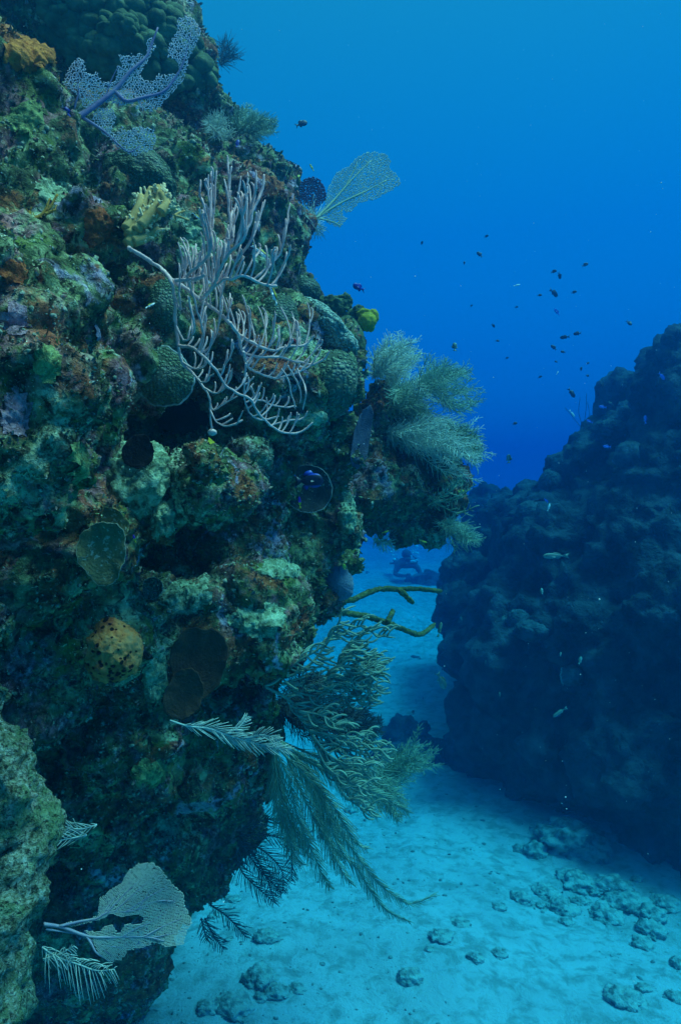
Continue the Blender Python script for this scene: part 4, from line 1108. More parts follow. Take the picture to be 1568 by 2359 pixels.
# lobed coral at the very top
def top_coral():
    r_ = np.random.default_rng(8)
    v0, f = ico(3)
    parts = []; org = surf(300, 90)[0]
    for k in range(420):
        px, py = 100 + 400 * r_.random(), -20 + 250 * r_.random()
        if py > 120 + (px - 110) * 0.42 or py > 235 - abs(px - 330) * 0.3: continue
        if px > 400 + py * 0.5: continue
        p, n = surf(px, py)
        if p.y > 3.6 or p.y < 2.3: continue
        s = p.y / F
        w = (13 + 13 * r_.random()) * s
        v = v0 * (1 + 0.22 * fbm(v0 * 1.7 + k, 2, k)[:, None])
        v = v * np.array([w, w * 0.8, w * (0.55 + 0.5 * r_.random())])
        a = r_.normal(0.5, 0.4)
        v = np.stack([v[:, 0] * math.cos(a) + v[:, 2] * math.sin(a), v[:, 1], -v[:, 0] * math.sin(a) + v[:, 2] * math.cos(a)], 1)
        parts.append((np.array(p), w, v + np.array(p) + np.array([0, -0.01, 0])))
    best = set(); left = set(range(len(parts)))
    while left:
        grp = {left.pop()}; todo = list(grp)
        while todo:
            a = todo.pop()
            for b in [b for b in left if np.linalg.norm(parts[a][0] - parts[b][0]) < 0.75 * (parts[a][1] + parts[b][1])]:
                left.discard(b); grp.add(b); todo.append(b)
        if len(grp) > len(best): best = grp
    grp = best
    mb = MB()
    for a in sorted(grp): mb.put(parts[a][2], f)
    print('lobes', len(grp), len(parts))
    tag(mb.build('lobed_coral', M['lobe'], None, tuple(org)), 'big green coral of overlapping rounded lobes crowning the wall', 'coral')
top_coral()

# fire coral: fused blades with frilled pale tips
z3 = lambda x, y: (x * 0.35, 352.8 + 0.35 * y)
def fire_coral(conv, stems, d, label, r0, seed, tipn, mat='fire', name='fire_coral', cat='fire coral', flat=1.0):
    r_ = np.random.default_rng(seed)
    org = P(*conv(*stems[0][0]), d)
    t = empty(name, org, label, cat)
    body = MB(); tips = MB(); PT = []; RD = []
    for path in stems:
        q = spline([P(*conv(x, y), d + 0.01 * i) for i, (x, y) in enumerate(path)], 20)
        body.put(*tubes(q[None], np.linspace(r0, r0 * 0.6, 20)[None], 8, flat))
        for k in range(tipn):
            i0 = int((0.15 + 0.85 * r_.random()) * 19)
            T = q[min(i0 + 1, 19)] - q[max(i0 - 1, 0)]; T /= np.linalg.norm(T)
            sd = r_.choice([-1, 1]) if r_.random() < 0.9 else 0
            D = np.cross(T, [0, 1, 0]) * sd + T * (0.5 + 0.5 * r_.random()) + np.array([0, r_.normal(0, 0.4), 0.25])
            D /= np.linalg.norm(D)
            L = r0 * (0.9 + 0.9 * r_.random())
            tt = np.linspace(0, 1, 5)[:, None]
            pt = q[i0] + D * L * tt
            pt += 0.004 * r_.normal(0, 1, (1, 3)) * tt ** 2
            PT.append(pt); RD.append(np.linspace(r0 * 0.33, r0 * 0.2, 5))
            for m in range(2):
                D2 = D + r_.normal(0, 0.6, 3); D2 /= np.linalg.norm(D2)
                PT.append(pt[3] + D2 * L * 0.35 * tt); RD.append(np.linspace(r0 * 0.22, r0 * 0.14, 5))
    body.build('blade', M[mat], t, org)
    tips.put(*tubes(np.array(PT), np.array(RD), 5)); tips.build('fringe', M['fire_tip'] if mat == 'fire' else M[mat], t, org)
fire_coral(z3, [[(840, 600), (900, 520), (1000, 440), (1060, 390), (1140, 350)], [(850, 540), (870, 470), (940, 400), (960, 320), (1000, 230)], [(930, 480), (1010, 380), (1050, 300), (1040, 220)], [(880, 580), (950, 560), (1010, 520), (1040, 500)], [(1060, 390), (1100, 330), (1060, 260)], [(830, 500), (870, 440), (920, 340), (930, 280)], [(900, 510), (960, 430), (1000, 350), (1010, 290)]],
           1.5, 'tan fire coral with a frilled pale fringe at the root of the sea rod', 0.012, 81, 26, flat=1.0)
fire_coral(z3, [[(1150, 410), (1180, 390), (1220, 380)], [(1150, 410), (1190, 420), (1250, 445)], [(1150, 405), (1160, 440)]], 1.6, 'tiny yellowish coral sprig right of the tan fire coral', 0.003, 82, 7, name='coral_sprig')
fire_coral(z3, [[(180, 470), (250, 420), (320, 370), (380, 270)], [(220, 440), (290, 390), (330, 300)], [(190, 440), (200, 380)], [(300, 400), (370, 370)]], 1.42, 'amber branching hydrocoral on a dark recess of the near rock', 0.0035, 83, 12, mat='amber', name='hydrocoral', cat='hydrocoral')
fire_coral(lambda x, y: (x * 0.35, 490 + 0.35 * y), [[(30, 1350), (80, 1280), (100, 1200)], [(60, 1310), (130, 1260), (170, 1190)], [(40, 1330), (100, 1300), (150, 1290)]], 1.27, 'amber hydrocoral twig beside the pale patch low on the near rock', 0.003, 84, 10, mat='amber', name='hydrocoral', cat='hydrocoral')

# ------------------------------------------------------------------ turf and small growth on the wall
def mat_turf():
    t = NT('turf', 0.9)
    n = t.noise(19, 5, 0.7, 0.5)
    c = t.ramp(n, [(0.30, (0.03, 0.05, 0.03)), (0.42, (0.10, 0.15, 0.04)), (0.50, (0.16, 0.17, 0.10)), (0.57, (0.24, 0.13, 0.13)), (0.64, (0.13, 0.20, 0.12)), (0.75, (0.45, 0.46, 0.36))])
    f = t.noise(160, 2, 0.6)
    c = t.mix(t.ramp(f, [(0.58, 0.0), (0.68, 0.8)]), c, (0.50, 0.56, 0.46))
    t.color(c)
    return t.m
M['turf'] = mat_turf()
def mat_bits():
    t = NT('growth', 0.9)
    n = t.noise(42, 4, 0.7, 0.3)
    c = t.ramp(n, [(0.30, (0.05, 0.07, 0.05)), (0.42, (0.20, 0.25, 0.16)), (0.50, (0.42, 0.46, 0.34)), (0.56, (0.24, 0.09, 0.10)), (0.63, (0.16, 0.22, 0.07)), (0.72, (0.42, 0.40, 0.28))])
    t.color(c)
    t.bump(t.noise(140, 3, 0.7), 0.8, 0.006)
    return t.m
M['bits'] = mat_bits()

def sample_wall(n, seed, thr=None, fr=8.0):
    r_ = np.random.default_rng(seed)
    A = RV[RF]
    c = A.mean(1)
    ar = np.linalg.norm(np.cross(A[:, 2] - A[:, 0], A[:, 3] - A[:, 1]), axis=1) * 0.5
    nn = RN[RF[:, 0]]
    keep = (c[:, 1] < 3.9) & (c[:, 1] > 0.7) & (c[:, 0] > -2.4) & (c[:, 2] > -2.3) & (nn[:, 1] < 0.45)
    w = ar * keep * np.clip(2.0 / np.maximum(c[:, 1], 0.8), 0.5, 2.0) ** 2
    if thr is not None:
        w = w * (fbm(c * fr, 4, seed, 0.6) > thr)
    k = r_.choice(len(RF), n, p=w / w.sum())
    a, b = r_.random((2, n, 1))
    q = A[k]
    pos = (q[:, 0] * (1 - a) + q[:, 1] * a) * (1 - b) + (q[:, 3] * (1 - a) + q[:, 2] * a) * b
    return pos, nn[k], r_

def turf(n, seed):
    pos, nn, r_ = sample_wall(n, seed, -0.05)
    D = nn * 0.8 + r_.normal(0, 0.55, (n, 3)) + np.array([0.1, 0, 0.25])
    D /= np.linalg.norm(D, axis=1, keepdims=True)
    Sd = np.cross(D, r_.normal(0, 1, (n, 3))); Sd /= np.linalg.norm(Sd, axis=1, keepdims=True)
    far = np.clip(pos[:, 1:2] / 1.8, 0.8, 1.8)
    L = (0.005 + 0.013 * r_.random((n, 1)) ** 2) * far
    w = (0.0012 + 0.0022 * r_.random((n, 1))) * far
    b = pos - nn * 0.002
    V = np.stack([b - Sd * w, b + Sd * w, b + D * L * 0.6 + Sd * w * 1.3, b + D * L, b + D * L * 0.6 - Sd * w * 1.3], 1).reshape(-1, 3)
    f = np.arange(n * 5).reshape(n, 5)
    o = add('algae_turf', V, f, M['turf'])
    return tag(o, 'short mixed algae turf covering the reef wall', 'algae', kind='stuff')
turf(90000, 3)

def bits(n, seed):
    pos, nn, r_ = sample_wall(n, seed, 0.02, 5.0)
    v0, f = ico(1)
    far = np.clip(pos[:, 1] / 1.8, 0.8, 1.7)
    s = (0.0022 + 0.0055 * r_.random(n) ** 3) * far
    sc = s[:, None, None] * (0.6 + 0.8 * r_.random((n, 1, 3)))
    V = v0[None] * sc * (1 + 0.25 * r_.normal(0, 1, (n, len(v0), 1))) + pos[:, None, :]
    Fc = f[None] + (np.arange(n) * len(v0))[:, None, None]
    o = add('encrusting_growth', V.reshape(-1, 3), Fc.reshape(-1, 3), M['bits'])
    return tag(o, 'small crusting growths dotting the reef wall', 'growth', kind='stuff')
bits(16000, 4)

# ------------------------------------------------------------------ rubble lying on the sand
def sand_hit(px, py):
    d = 3.0
    for _ in range(60):
        p = P(px, py, d)
        z = sand_at(p.x, d)
        tgt = -z / max((py - 1179) / F, 1e-3)
        d += (tgt - d) * 0.5
    return P(px, py, d)

zs = lambda x, y: (940.8 + 0.4 * x, 1724.8 + 0.4 * y)
RUB = [
    (zs, 930, 480, 400, 190, 'large pale slab boulder in front of the dark ridge', 0.55),
    (zs, 730, 550, 130, 150, 'rough block leaning on the left end of the large slab', 0.8),
    (zs, 640, 560, 90, 70, 'low stone left of the rough block by the large slab', 0.6),
    (zs, 515, 895, 80, 60, 'leftmost stone of the rubble band, thin and dark', 0.5),
    (zs, 645, 838, 125, 80, 'pale stone second from the left in the rubble band', 0.5),
    (zs, 795, 815, 150, 60, 'long flat stone along the upper left of the rubble band', 0.4),
    (zs, 960, 745, 200, 90, 'broad upper stone in the middle of the rubble band', 0.5),
    (zs, 880, 885, 170, 120, 'rounded stone at the front of the rubble band, casting a dark edge', 0.6),
    (zs, 755, 885, 55, 60, 'small upright stone left of the rounded front stone', 0.8),
    (zs, 985, 860, 100, 70, 'stone touching the right of the rounded front stone', 0.5),
    (zs, 1130, 925, 165, 120, 'scalloped pale stone in the middle front of the rubble band', 0.55),
    (zs, 1070, 805, 90, 60, 'pale stone behind the scalloped one', 0.5),
    (zs, 1190, 775, 220, 110, 'wide dim stone at the back of the rubble band', 0.5),
    (zs, 1260, 850, 210, 100, 'long sloping stone right of the scalloped one', 0.45),
    (zs, 1310, 740, 70, 60, 'small dark stone at the back edge of the rubble band', 0.7),
    (zs, 1400, 930, 160, 110, 'rough stone near the right end of the rubble band', 0.6),
    (zs, 1390, 1015, 150, 120, 'round dark faced stone at the front right of the rubble band', 0.65),
    (zs, 1480, 865, 140, 110, 'shaded stone at the foot of the ridge on the right', 0.6),
    (zs, 1345, 1110, 120, 60, 'low rubble piece just below the round dark faced stone', 0.45),
    (zs, 1545, 1210, 90, 110, 'stone cut off by the right edge above the lone pebble stones', 0.7),
    (zs, 1245, 1410, 180, 150, 'big lone stone low on the right, dark along its left side', 0.6),
    (zs, 1345, 1355, 75, 80, 'knob touching the right of the big lone stone', 0.7),
    (zs, 1535, 1410, 110, 80, 'wedge of stone at the lower right edge', 0.5),
    (zs, 185, 1060, 130, 80, 'paired low lumps on the sand below the plume tips', 0.5),
    (zs, 122, 1145, 50, 40, 'little pebble stone below the paired low lumps', 0.6),
    (zs, 385, 1180, 85, 80, 'small isolated stone in the middle of the open sand', 0.6),
    (zs, 520, 1160, 85, 60, 'small isolated stone right of the middle of the open sand', 0.5),
    (zs, 5, 1270, 130, 150, 'upright oval stone in the lower middle of the sand', 0.7),
    (zs, 300, 1000, 110, 30, 'faint flat shard on the open sand', 0.3),
    (zs, 905, 985, 80, 40, 'flat chip in front of the rounded front stone', 0.4),
    (zb, 1540, 850, 140, 130, 'lumpy dark rock on the sand below the long trailing fronds', 0.6),
    (zb, 1240, 742, 80, 70, 'small dark stone left of the lumpy dark rock', 0.5),
    (zb, 1345, 655, 90, 60, 'small low stone just under the trailing fronds', 0.4),
    (zb, 1320, 890, 50, 36, 'tiny stone between the lumpy dark rock and the wall', 0.5),
    (zb, 1495, 1090, 160, 120, 'dark topped rock near the bottom of the sand', 0.6),
    (zb, 1600, 1185, 130, 80, 'ragged stone trailing right of the dark topped rock', 0.5),
    (zb, 1710, 1155, 90, 90, 'pale pitted stone left of the upright oval stone', 0.4),
    (zb, 1200, 1245, 120, 170, 'tall edged rock at the left of the sand near the bottom', 0.5),
    (zb, 1350, 1250, 200, 150, 'wide flat topped rock near the bottom edge', 0.45),
    (zb, 1500, 1215, 90, 80, 'small block right of the wide flat topped rock', 0.5),
    (zb, 1775, 250, 90, 70, 'stone in the cluster right of the green fronds, middle one', 0.6),
    (zb, 1870, 285, 85, 80, 'rightmost stone in the cluster beside the green fronds', 0.7),
    (zb, 1700, 270, 70, 50, 'leftmost stone in the cluster beside the green fronds', 0.5),
    (zb, 1935, 215, 110, 60, 'dark stone beyond the cluster beside the green fronds', 0.5),
    (zb, 2020, 140, 90, 60, 'far stone at the mouth of the shaded channel', 0.6),
]
def rubble():
    v0, f = ico(4)
    for k, (cv, x, y, w, h, lab, asp) in enumerate(RUB):
        r_ = np.random.default_rng(200 + k)
        a, b = cv(x, y + h * 0.3)
        p = sand_hit(a, b)
        s = p.length / F
        sx = 0.5 * w * 0.4 * s; sz = sx * asp; sy = sx * (0.7 + 0.4 * r_.random())
        fq = 1.6
        v = v0 * (1 + 0.34 * fbm(v0 * fq + k * 7.7, 2, k)[:, None] + 0.32 * fbm(v0 * 4.6 + k, 4, k + 9, 0.6, False)[:, None] - 0.16 * worley(v0 * 3.0 + k, k)[:, None])
        v = v * np.array([sx, sy, sz])
        an = r_.normal(0, 0.3)
        v = np.stack([v[:, 0] * math.cos(an) - v[:, 1] * math.sin(an), v[:, 0] * math.sin(an) + v[:, 1] * math.cos(an), v[:, 2]], 1)
        z0 = sand_at(p.x, p.y)
        c = np.array([p.x, p.y, z0 - sz * 0.03])
        tag(add('rubble_stone', v + c, f, M['rubble'], None, tuple(c)), lab, 'stone', 'stones lying on the sand')
rubble()

def grit(n, seed):
    r_ = np.random.default_rng(seed)
    v0, f = ico(1)
    y = 2.6 + 7 * r_.random(n) ** 1.6
    x = -1.2 + (y * 0.62 + 1.2) * r_.random(n)
    k = fbm(np.stack([x, y, 0 * x], 1) * 1.1, 3, seed) > -0.12
    x, y = x[k], y[k]; n = len(x)
    z = sand_h(x, y)
    s = 0.003 + 0.014 * r_.random(n) ** 5
    V = v0[None] * (s[:, None, None] * (0.6 + 0.8 * r_.random((n, 1, 3)))) * np.array([1, 1, 0.6]) * (1 + 0.2 * r_.normal(0, 1, (n, len(v0), 1))) + np.stack([x, y, z], 1)[:, None, :]
    o = add('shell_grit', V.reshape(-1, 3), (f[None] + (np.arange(n) * len(v0))[:, None, None]).reshape(-1, 3), M['grit'])
    tag(o, 'shell grit and coral crumbs strewn over the sand', 'grit', kind='stuff')
M['grit'] = mat_plain('grit', (0.40, 0.40, 0.36), (0.08, 0.09, 0.08), 6, 0)
grit(4500, 12)

# ------------------------------------------------------------------ growth on the opposite ridge
def on_ridge(px, py, w, h, mat, label, seed, **kw):
    return dome('head_coral', px, py, w, h, mat, label, 'coral', depth=0.8, seed=seed, bvh=BVR, sink=0.3, **kw)
M['far_head'] = mat_plain('far_head_coral', (0.16, 0.17, 0.19), (0.05, 0.055, 0.06), 9, 0.8, 30, 0.03)
on_ridge(1455, 1050, 38, 36, M['far_head'], 'smooth domed head coral high on the far ridge', 2)
on_ridge(1222, 1180, 34, 26, M['far_head'], 'knobbly head coral on the far left shoulder of the ridge', 3, fine=0.1)
on_ridge(1235, 1455, 50, 26, M['far_head'], 'pale cap of coral in the middle of the dark ridge', 4, fine=0.12)
on_ridge(1195, 1430, 30, 26, M['far_head'], 'smaller pale coral touching the left of the pale cap', 5, fine=0.12)
on_ridge(1410, 990, 44, 24, M['far_head'], 'ragged plate coral just left of the smooth domed head', 6, fine=0.2)
on_ridge(1270, 1110, 28, 30, M['far_head'], 'rounded coral at the notch where the ridge meets open water', 7, fine=0.08)
disc('barrel_sponge', 1322, 1548, 30, 30, M['far_head'], M['rim_grey'], 'barrel sponge with an open mouth on the dark ridge', 'sponge', d=surf(1322, 1548, BVR)[0].y, seed=9, bowl=-0.9, thick=0.3, lift=0.05, rim_r=0.09, pitch=-0.35)
def whips():
    org = surf(1340, 975, BVR)[0]
    t = empty('sea_whip', org, 'thin branching sea whip standing against open water on the ridge crest', 'sea whip')
    for k, path in enumerate([[(1342, 985), (1348, 950), (1350, 905)], [(1342, 985), (1332, 950), (1335, 915)], [(1338, 985), (1318, 960), (1300, 938)], [(1344, 980), (1356, 955), (1352, 925)]]):
        q = spline([P(x, y, org.y) for x, y in path], 12)
        mb = MB(); mb.put(*tubes(q[None], np.full((1, 12), 0.0028), 5)); mb.build('branch', M['plume_dark'], t, org)
whips()

# ------------------------------------------------------------------ fish
def mat_fish(name, back, side, belly, stripe=None, rough=0.45, zs_=(0.05, -0.10)):
    t = NT(name, rough, 0.4)
    sp_ = t.t.nodes.new('ShaderNodeSeparateXYZ'); t.link(t.c, sp_.inputs[0])
    m = t.t.nodes.new('ShaderNodeMapRange'); m.inputs['From Min'].default_value = -0.25; m.inputs['From Max'].default_value = 0.25
    t.link(sp_.outputs['Z'], m.inputs['Value'])
    st = [(0.0, belly), (0.42, belly), (0.52, side), (0.60, side), (0.72, back)]
    if name == 'deep_blue_fish': st = [(0.0, belly), (0.12, belly), (0.20, side), (0.84, side), (0.93, back)]
    if stripe: st = [(0.0, belly), (0.54, belly), (0.57, stripe), (0.64, stripe), (0.67, back)]
    t.color(t.ramp(m.outputs[0], st))
    return t.m
FM = {
    'dark': mat_fish('dark_fish', (0.012, 0.018, 0.035), (0.018, 0.025, 0.05), (0.03, 0.04, 0.07)),
    'blue': mat_fish('blue_fish', (0.02, 0.04, 0.30), (0.04, 0.12, 0.75), (0.15, 0.3, 0.8)),
    'deepblue': mat_fish('deep_blue_fish', (0.01, 0.05, 0.40), (0.004, 0.008, 0.03), (0.01, 0.04, 0.30)),
    'royal': mat_fish('royal_blue_fish', (0.02, 0.03, 0.30), (0.02, 0.03, 0.36), (0.02, 0.02, 0.25)),
    'wrasse': mat_fish('yellow_striped_fish', (0.75, 0.66, 0.03), (0.02, 0.02, 0.01), (0.85, 0.85, 0.8), stripe=(0.012, 0.014, 0.012)),
    'yellow': mat_fish('yellow_fish', (0.62, 0.62, 0.04), (0.60, 0.58, 0.04), (0.5, 0.5, 0.1)),
    'silver': mat_fish('silver_fish', (0.09, 0.12, 0.09), (0.16, 0.19, 0.15), (0.28, 0.30, 0.28)),
    'pale': mat_fish('pale_fish', (0.55, 0.6, 0.6), (0.8, 0.82, 0.8), (0.85, 0.85, 0.85)),
    'olive': mat_fish('olive_fish', (0.10, 0.13, 0.06), (0.16, 0.18, 0.08), (0.22, 0.24, 0.14)),
}
def basslet_mat():
    t = NT('two_tone_fish', 0.5, 0.4)
    sp_ = t.t.nodes.new('ShaderNodeSeparateXYZ'); t.link(t.c, sp_.inputs[0])
    t.color(t.ramp(t.math('ADD', sp_.outputs['X'], 0.5), [(0.45, (0.65, 0.50, 0.03)), (0.58, (0.16, 0.02, 0.42))]))
    return t.m
FM['basslet'] = basslet_mat()
M['eye'] = mat_plain('fish_eye', (0.01, 0.01, 0.012), (0.01, 0.01, 0.012), 10, 0)
def fish_mesh(name, deep, wide, fork=0.5, mat='dark', dorsal=0.5, bend=0.0):
    """unit fish along +X (nose at +0.5), body and fins in one skin"""
    n, m = 22, 14
    u = np.linspace(0, 1, n)
    prof = np.sin(math.pi * u ** 0.72) ** 0.8 * (1 - 0.12 * u) + 0.16 * u * (1 - u) + 0.10 * np.clip((u - 0.7) / 0.3, 0, 1) * (u < 0.999)
    prof[0] = 0.02; prof[-1] = 0.16
    x = 0.5 - 0.80 * u
    th = np.arange(m) / m * 2 * math.pi
    V = np.stack([np.repeat(x, m), (prof[:, None] * np.cos(th) * wide / 2).ravel(), (prof[:, None] * np.sin(th) * deep / 2).ravel()], 1)
    I = np.arange(n * m).reshape(n, m)
    q = np.stack([I[:-1], np.roll(I[:-1], -1, 1), np.roll(I[1:], -1, 1), I[1:]], -1).reshape(-1, 4)
    mb = MB(); mb.put(V, q)
    def fin(pts, th_=0.010):
        p = np.array([(a, 0, b) for a, b in pts], float); k = len(p)
        a = p.copy(); a[:, 1] = th_; b = p.copy(); b[:, 1] = -th_
        fs = [[list(range(k))], [list(range(2 * k - 1, k - 1, -1))]]
        mb.put(np.vstack([a, b]), [np.array(fs[0]), np.array(fs[1]), np.array([[i, (i + 1) % k, k + (i + 1) % k, k + i] for i in range(k)])[:, ::-1]])
    hd = deep / 2
    fin([(-0.26, 0.06 * deep + 0.012), (-0.40, hd * 0.55), (-0.52, hd * 0.95), (-0.5 + 0.14 * fork, 0), (-0.52, -hd * 0.95), (-0.40, -hd * 0.55), (-0.26, -0.06 * deep - 0.012)])
    fin([(0.20, hd * 0.80), (0.06, hd * (1.0 + dorsal * 0.6)), (-0.10, hd * (0.9 + dorsal * 0.55)), (-0.20, hd * (0.55 + dorsal * 0.5)), (-0.17, hd * 0.3), (0.0, hd * 0.6)])
    fin([(-0.02, -hd * 0.8), (-0.10, -hd * (0.95 + dorsal * 0.5)), (-0.20, -hd * (0.5 + dorsal * 0.45)), (-0.17, -hd * 0.3)])
    v = np.array([[0.20, wide * 0.40, -0.02], [0.08, wide * 0.40 + 0.09, -0.06], [0.05, wide * 0.40 + 0.08, -0.01], [0.12, wide * 0.40, 0.02]])
    mb.put(v, np.array([[0, 1, 2, 3]])); mb.put(v * np.array([1, -1, 1]), np.array([[3, 2, 1, 0]]))
    VV = np.concatenate(mb.v)
    VV[:, 1] += bend * (VV[:, 0] - 0.1) ** 2
    me = make_mesh(name, VV, [np.concatenate(a) for a in mb.f.values()])
    me.materials.append(FM[mat])
    return me
SHAPES = {'chromis': (0.46, 0.20, 0.8, 0.5), 'slim': (0.22, 0.13, 0.3, 0.3), 'snap': (0.36, 0.17, 0.6, 0.4), 'deep': (0.52, 0.16, 0.3, 0.7)}
FMESH = {}
eye_v, eye_f = ico(2)
eye_me = make_mesh('eye', eye_v, eye_f); eye_me.materials.append(M['eye'])
def fish(px, py, d, length, ang, shape, mat, label, yaw=0.0, group=None, eye=False):
    """length in view units; ang = heading in the picture plane, degrees, 0 = right, 90 = up"""
    key = (shape, mat)
    if key not in FMESH:
        a = SHAPES[shape]
        FMESH[key] = fish_mesh('fish', a[0], a[1], a[2], mat, a[3], 0.12)
    o = bpy.data.objects.new('fish', FMESH[key])
    COL.objects.link(o)
    s = length * d / F
    o.location = P(px, py, d)
    a = R(ang)
    flip = math.cos(a) < 0
    if flip:
        rot = Matrix.Rotation(-(a - math.pi), 4, 'Y') @ Matrix.Rotation(math.pi + R(yaw), 4, 'Z')
    else:
        rot = Matrix.Rotation(-a, 4, 'Y') @ Matrix.Rotation(R(yaw), 4, 'Z')
    o.rotation_euler = rot.to_euler()
    o.scale = (s, s, s)
    tag(o, label, 'fish', group)
    if eye:
        for sd in (-1, 1):
            e = bpy.data.objects.new('eye', eye_me); COL.objects.link(e); e.parent = o
            e.location = (0.36, sd * SHAPES[shape][1] * 0.30, SHAPES[shape][0] * 0.10); e.scale = (0.028,) * 3
    return o

zf = lambda x, y: (940.8 + 0.4 * x, 470.4 + 0.4 * y)
SH = 'small dark fish shoaling in open water'
DARK = [  # x, y (in the zf frame), length, heading, label
    (446, 184, 9, 20, 'tiny dark fish, highest of the open water shoal'),
    (76, 223, 8, 70, 'tiny dark fish, leftmost of the open water shoal'),
    (408, 289, 15, 130, 'small dark fish slanting just below the highest of the shoal'),
    (320, 338, 7, 85, 'tiny faint fish in the upper left of the shoal'),
    (1014, 348, 13, 25, 'small dark fish, highest at the right of the shoal'),
    (833, 387, 12, 10, 'plump dark fish left of the highest one at the right'),
    (867, 410, 14, -65, 'thin dark fish nose down beside the plump one'),
    (752, 523, 9, 0, 'round dark dot of a fish left of the big forked one'),
    (835, 510, 26, -25, 'larger grey fish with forked tail in the middle of the shoal'),
    (950, 506, 11, 20, 'small dark fish right of the larger grey forked fish'),
    (619, 592, 7, 10, 'tiny dark fish left of centre in the shoal'),
    (360, 584, 6, 40, 'tiny faint fish far left at mid height of the shoal'),
    (1267, 682, 15, -60, 'dark fish alone above the right hand ridge'),
    (486, 698, 10, -40, 'small dark fish above a lower dot at the left of the shoal'),
    (510, 786, 8, 0, 'dark dot of a fish, middle of three going down on the left'),
    (565, 885, 7, 30, 'dark dot of a fish, lowest of three going down on the left'),
    (898, 765, 19, 178, 'long dark fish swimming left in the lower shoal'),
    (970, 744, 15, 180, 'thin dark fish right above the long one swimming left'),
    (834, 825, 14, 135, 'small slanting fish below the long one swimming left'),
    (888, 850, 10, 170, 'small fish right of the slanting one in the lower shoal'),
    (848, 906, 7, 150, 'tiny dark fish under the slanting one in the lower shoal'),
    (1030, 915, 8, 40, 'tiny dark fish tilted up, upper of three near the ridge'),
    (992, 948, 9, 80, 'tiny upright fish, middle of three near the ridge'),
    (1028, 986, 9, 0, 'tiny dark fish, lower of three near the ridge'),
    (755, 994, 8, 25, 'lone tiny fish low and left under the shoal'),
    (1103, 1020, 6, 100, 'tiny speck of a fish just above a slanting one by the ridge'),
    (1115, 1042, 13, 150, 'dark slanting fish hugging the ridge outline'),
    (936, 1085, 22, -55, 'largest dark fish heading down near the ridge'),
    (610, 1262, 11, 20, 'faint fish lowest in the open water'),
    (1225, 1050, 10, 70, 'dark upright fish in front of the pale upper ridge'),
    (1160, 1150, 13, 140, 'dark fish in front of the ridge beside a pale blue one'),
]
for k, (x, y, L, a, lab) in enumerate(DARK):
    px, py = zf(x, y)
    fish(px, py, 4.6 + 1.4 * random.random() + (0.4 if px > 1300 else 0), L * 1.2, a, 'chromis' if L < 18 else 'snap', 'dark', lab, random.uniform(-40, 40), SH)
BL = 'blue fish in open water and along the ridge'
for x, y, L, a, m, lab in [
    (852, 620, 17, 135, 'blue', 'small blue fish with pale tail under the larger grey forked fish'), (1455, 990, 20, -45, 'blue', 'bright blue fish over the upper right of the ridge'),
    (1115, 1167, 18, 172, 'blue', 'pale blue fish at the edge of the ridge'), (1360, 1240, 18, 100, 'blue', 'blue fish swimming upward over the middle of the ridge'),
    (1040, 1250, 16, 160, 'blue', 'blue fish at the ridge crest near the sea whip'), (1140, 1395, 18, 175, 'blue', 'thin blue fish level with the smooth domed head coral'),
    (790, 1705, 13, -40, 'blue', 'blue fish in the notch beside the rounded coral')]:
    px, py = zf(x, y)
    fish(px, py, 5.6, L * 1.15, a, 'snap', m, lab, 15, BL)
for x, y, L, a, m, sh, lab in [
    (622, 466, 15, 15, 'pale', 'slim', 'thin silvery white fish in the middle of the open water'), (940, 1205, 18, -50, 'pale', 'slim', 'slender pale fish slanting down left of the ridge crest'),
    (855, 970, 9, 60, 'pale', 'slim', 'tiny pale sliver of a fish low in the shoal'), (265, 820, 18, 90, 'olive', 'deep', 'olive upright fish in open water beside the reef plumes'),
    (575, 1465, 18, 92, 'silver', 'deep', 'pale banded upright fish in the blue gap above the ridge'), (805, 1745, 17, 70, 'pale', 'slim', 'pale little fish slanting up in front of the ridge notch')]:
    px, py = zf(x, y)
    fish(px, py, 4.8, L * 1.15, a, sh, m, lab, 10)
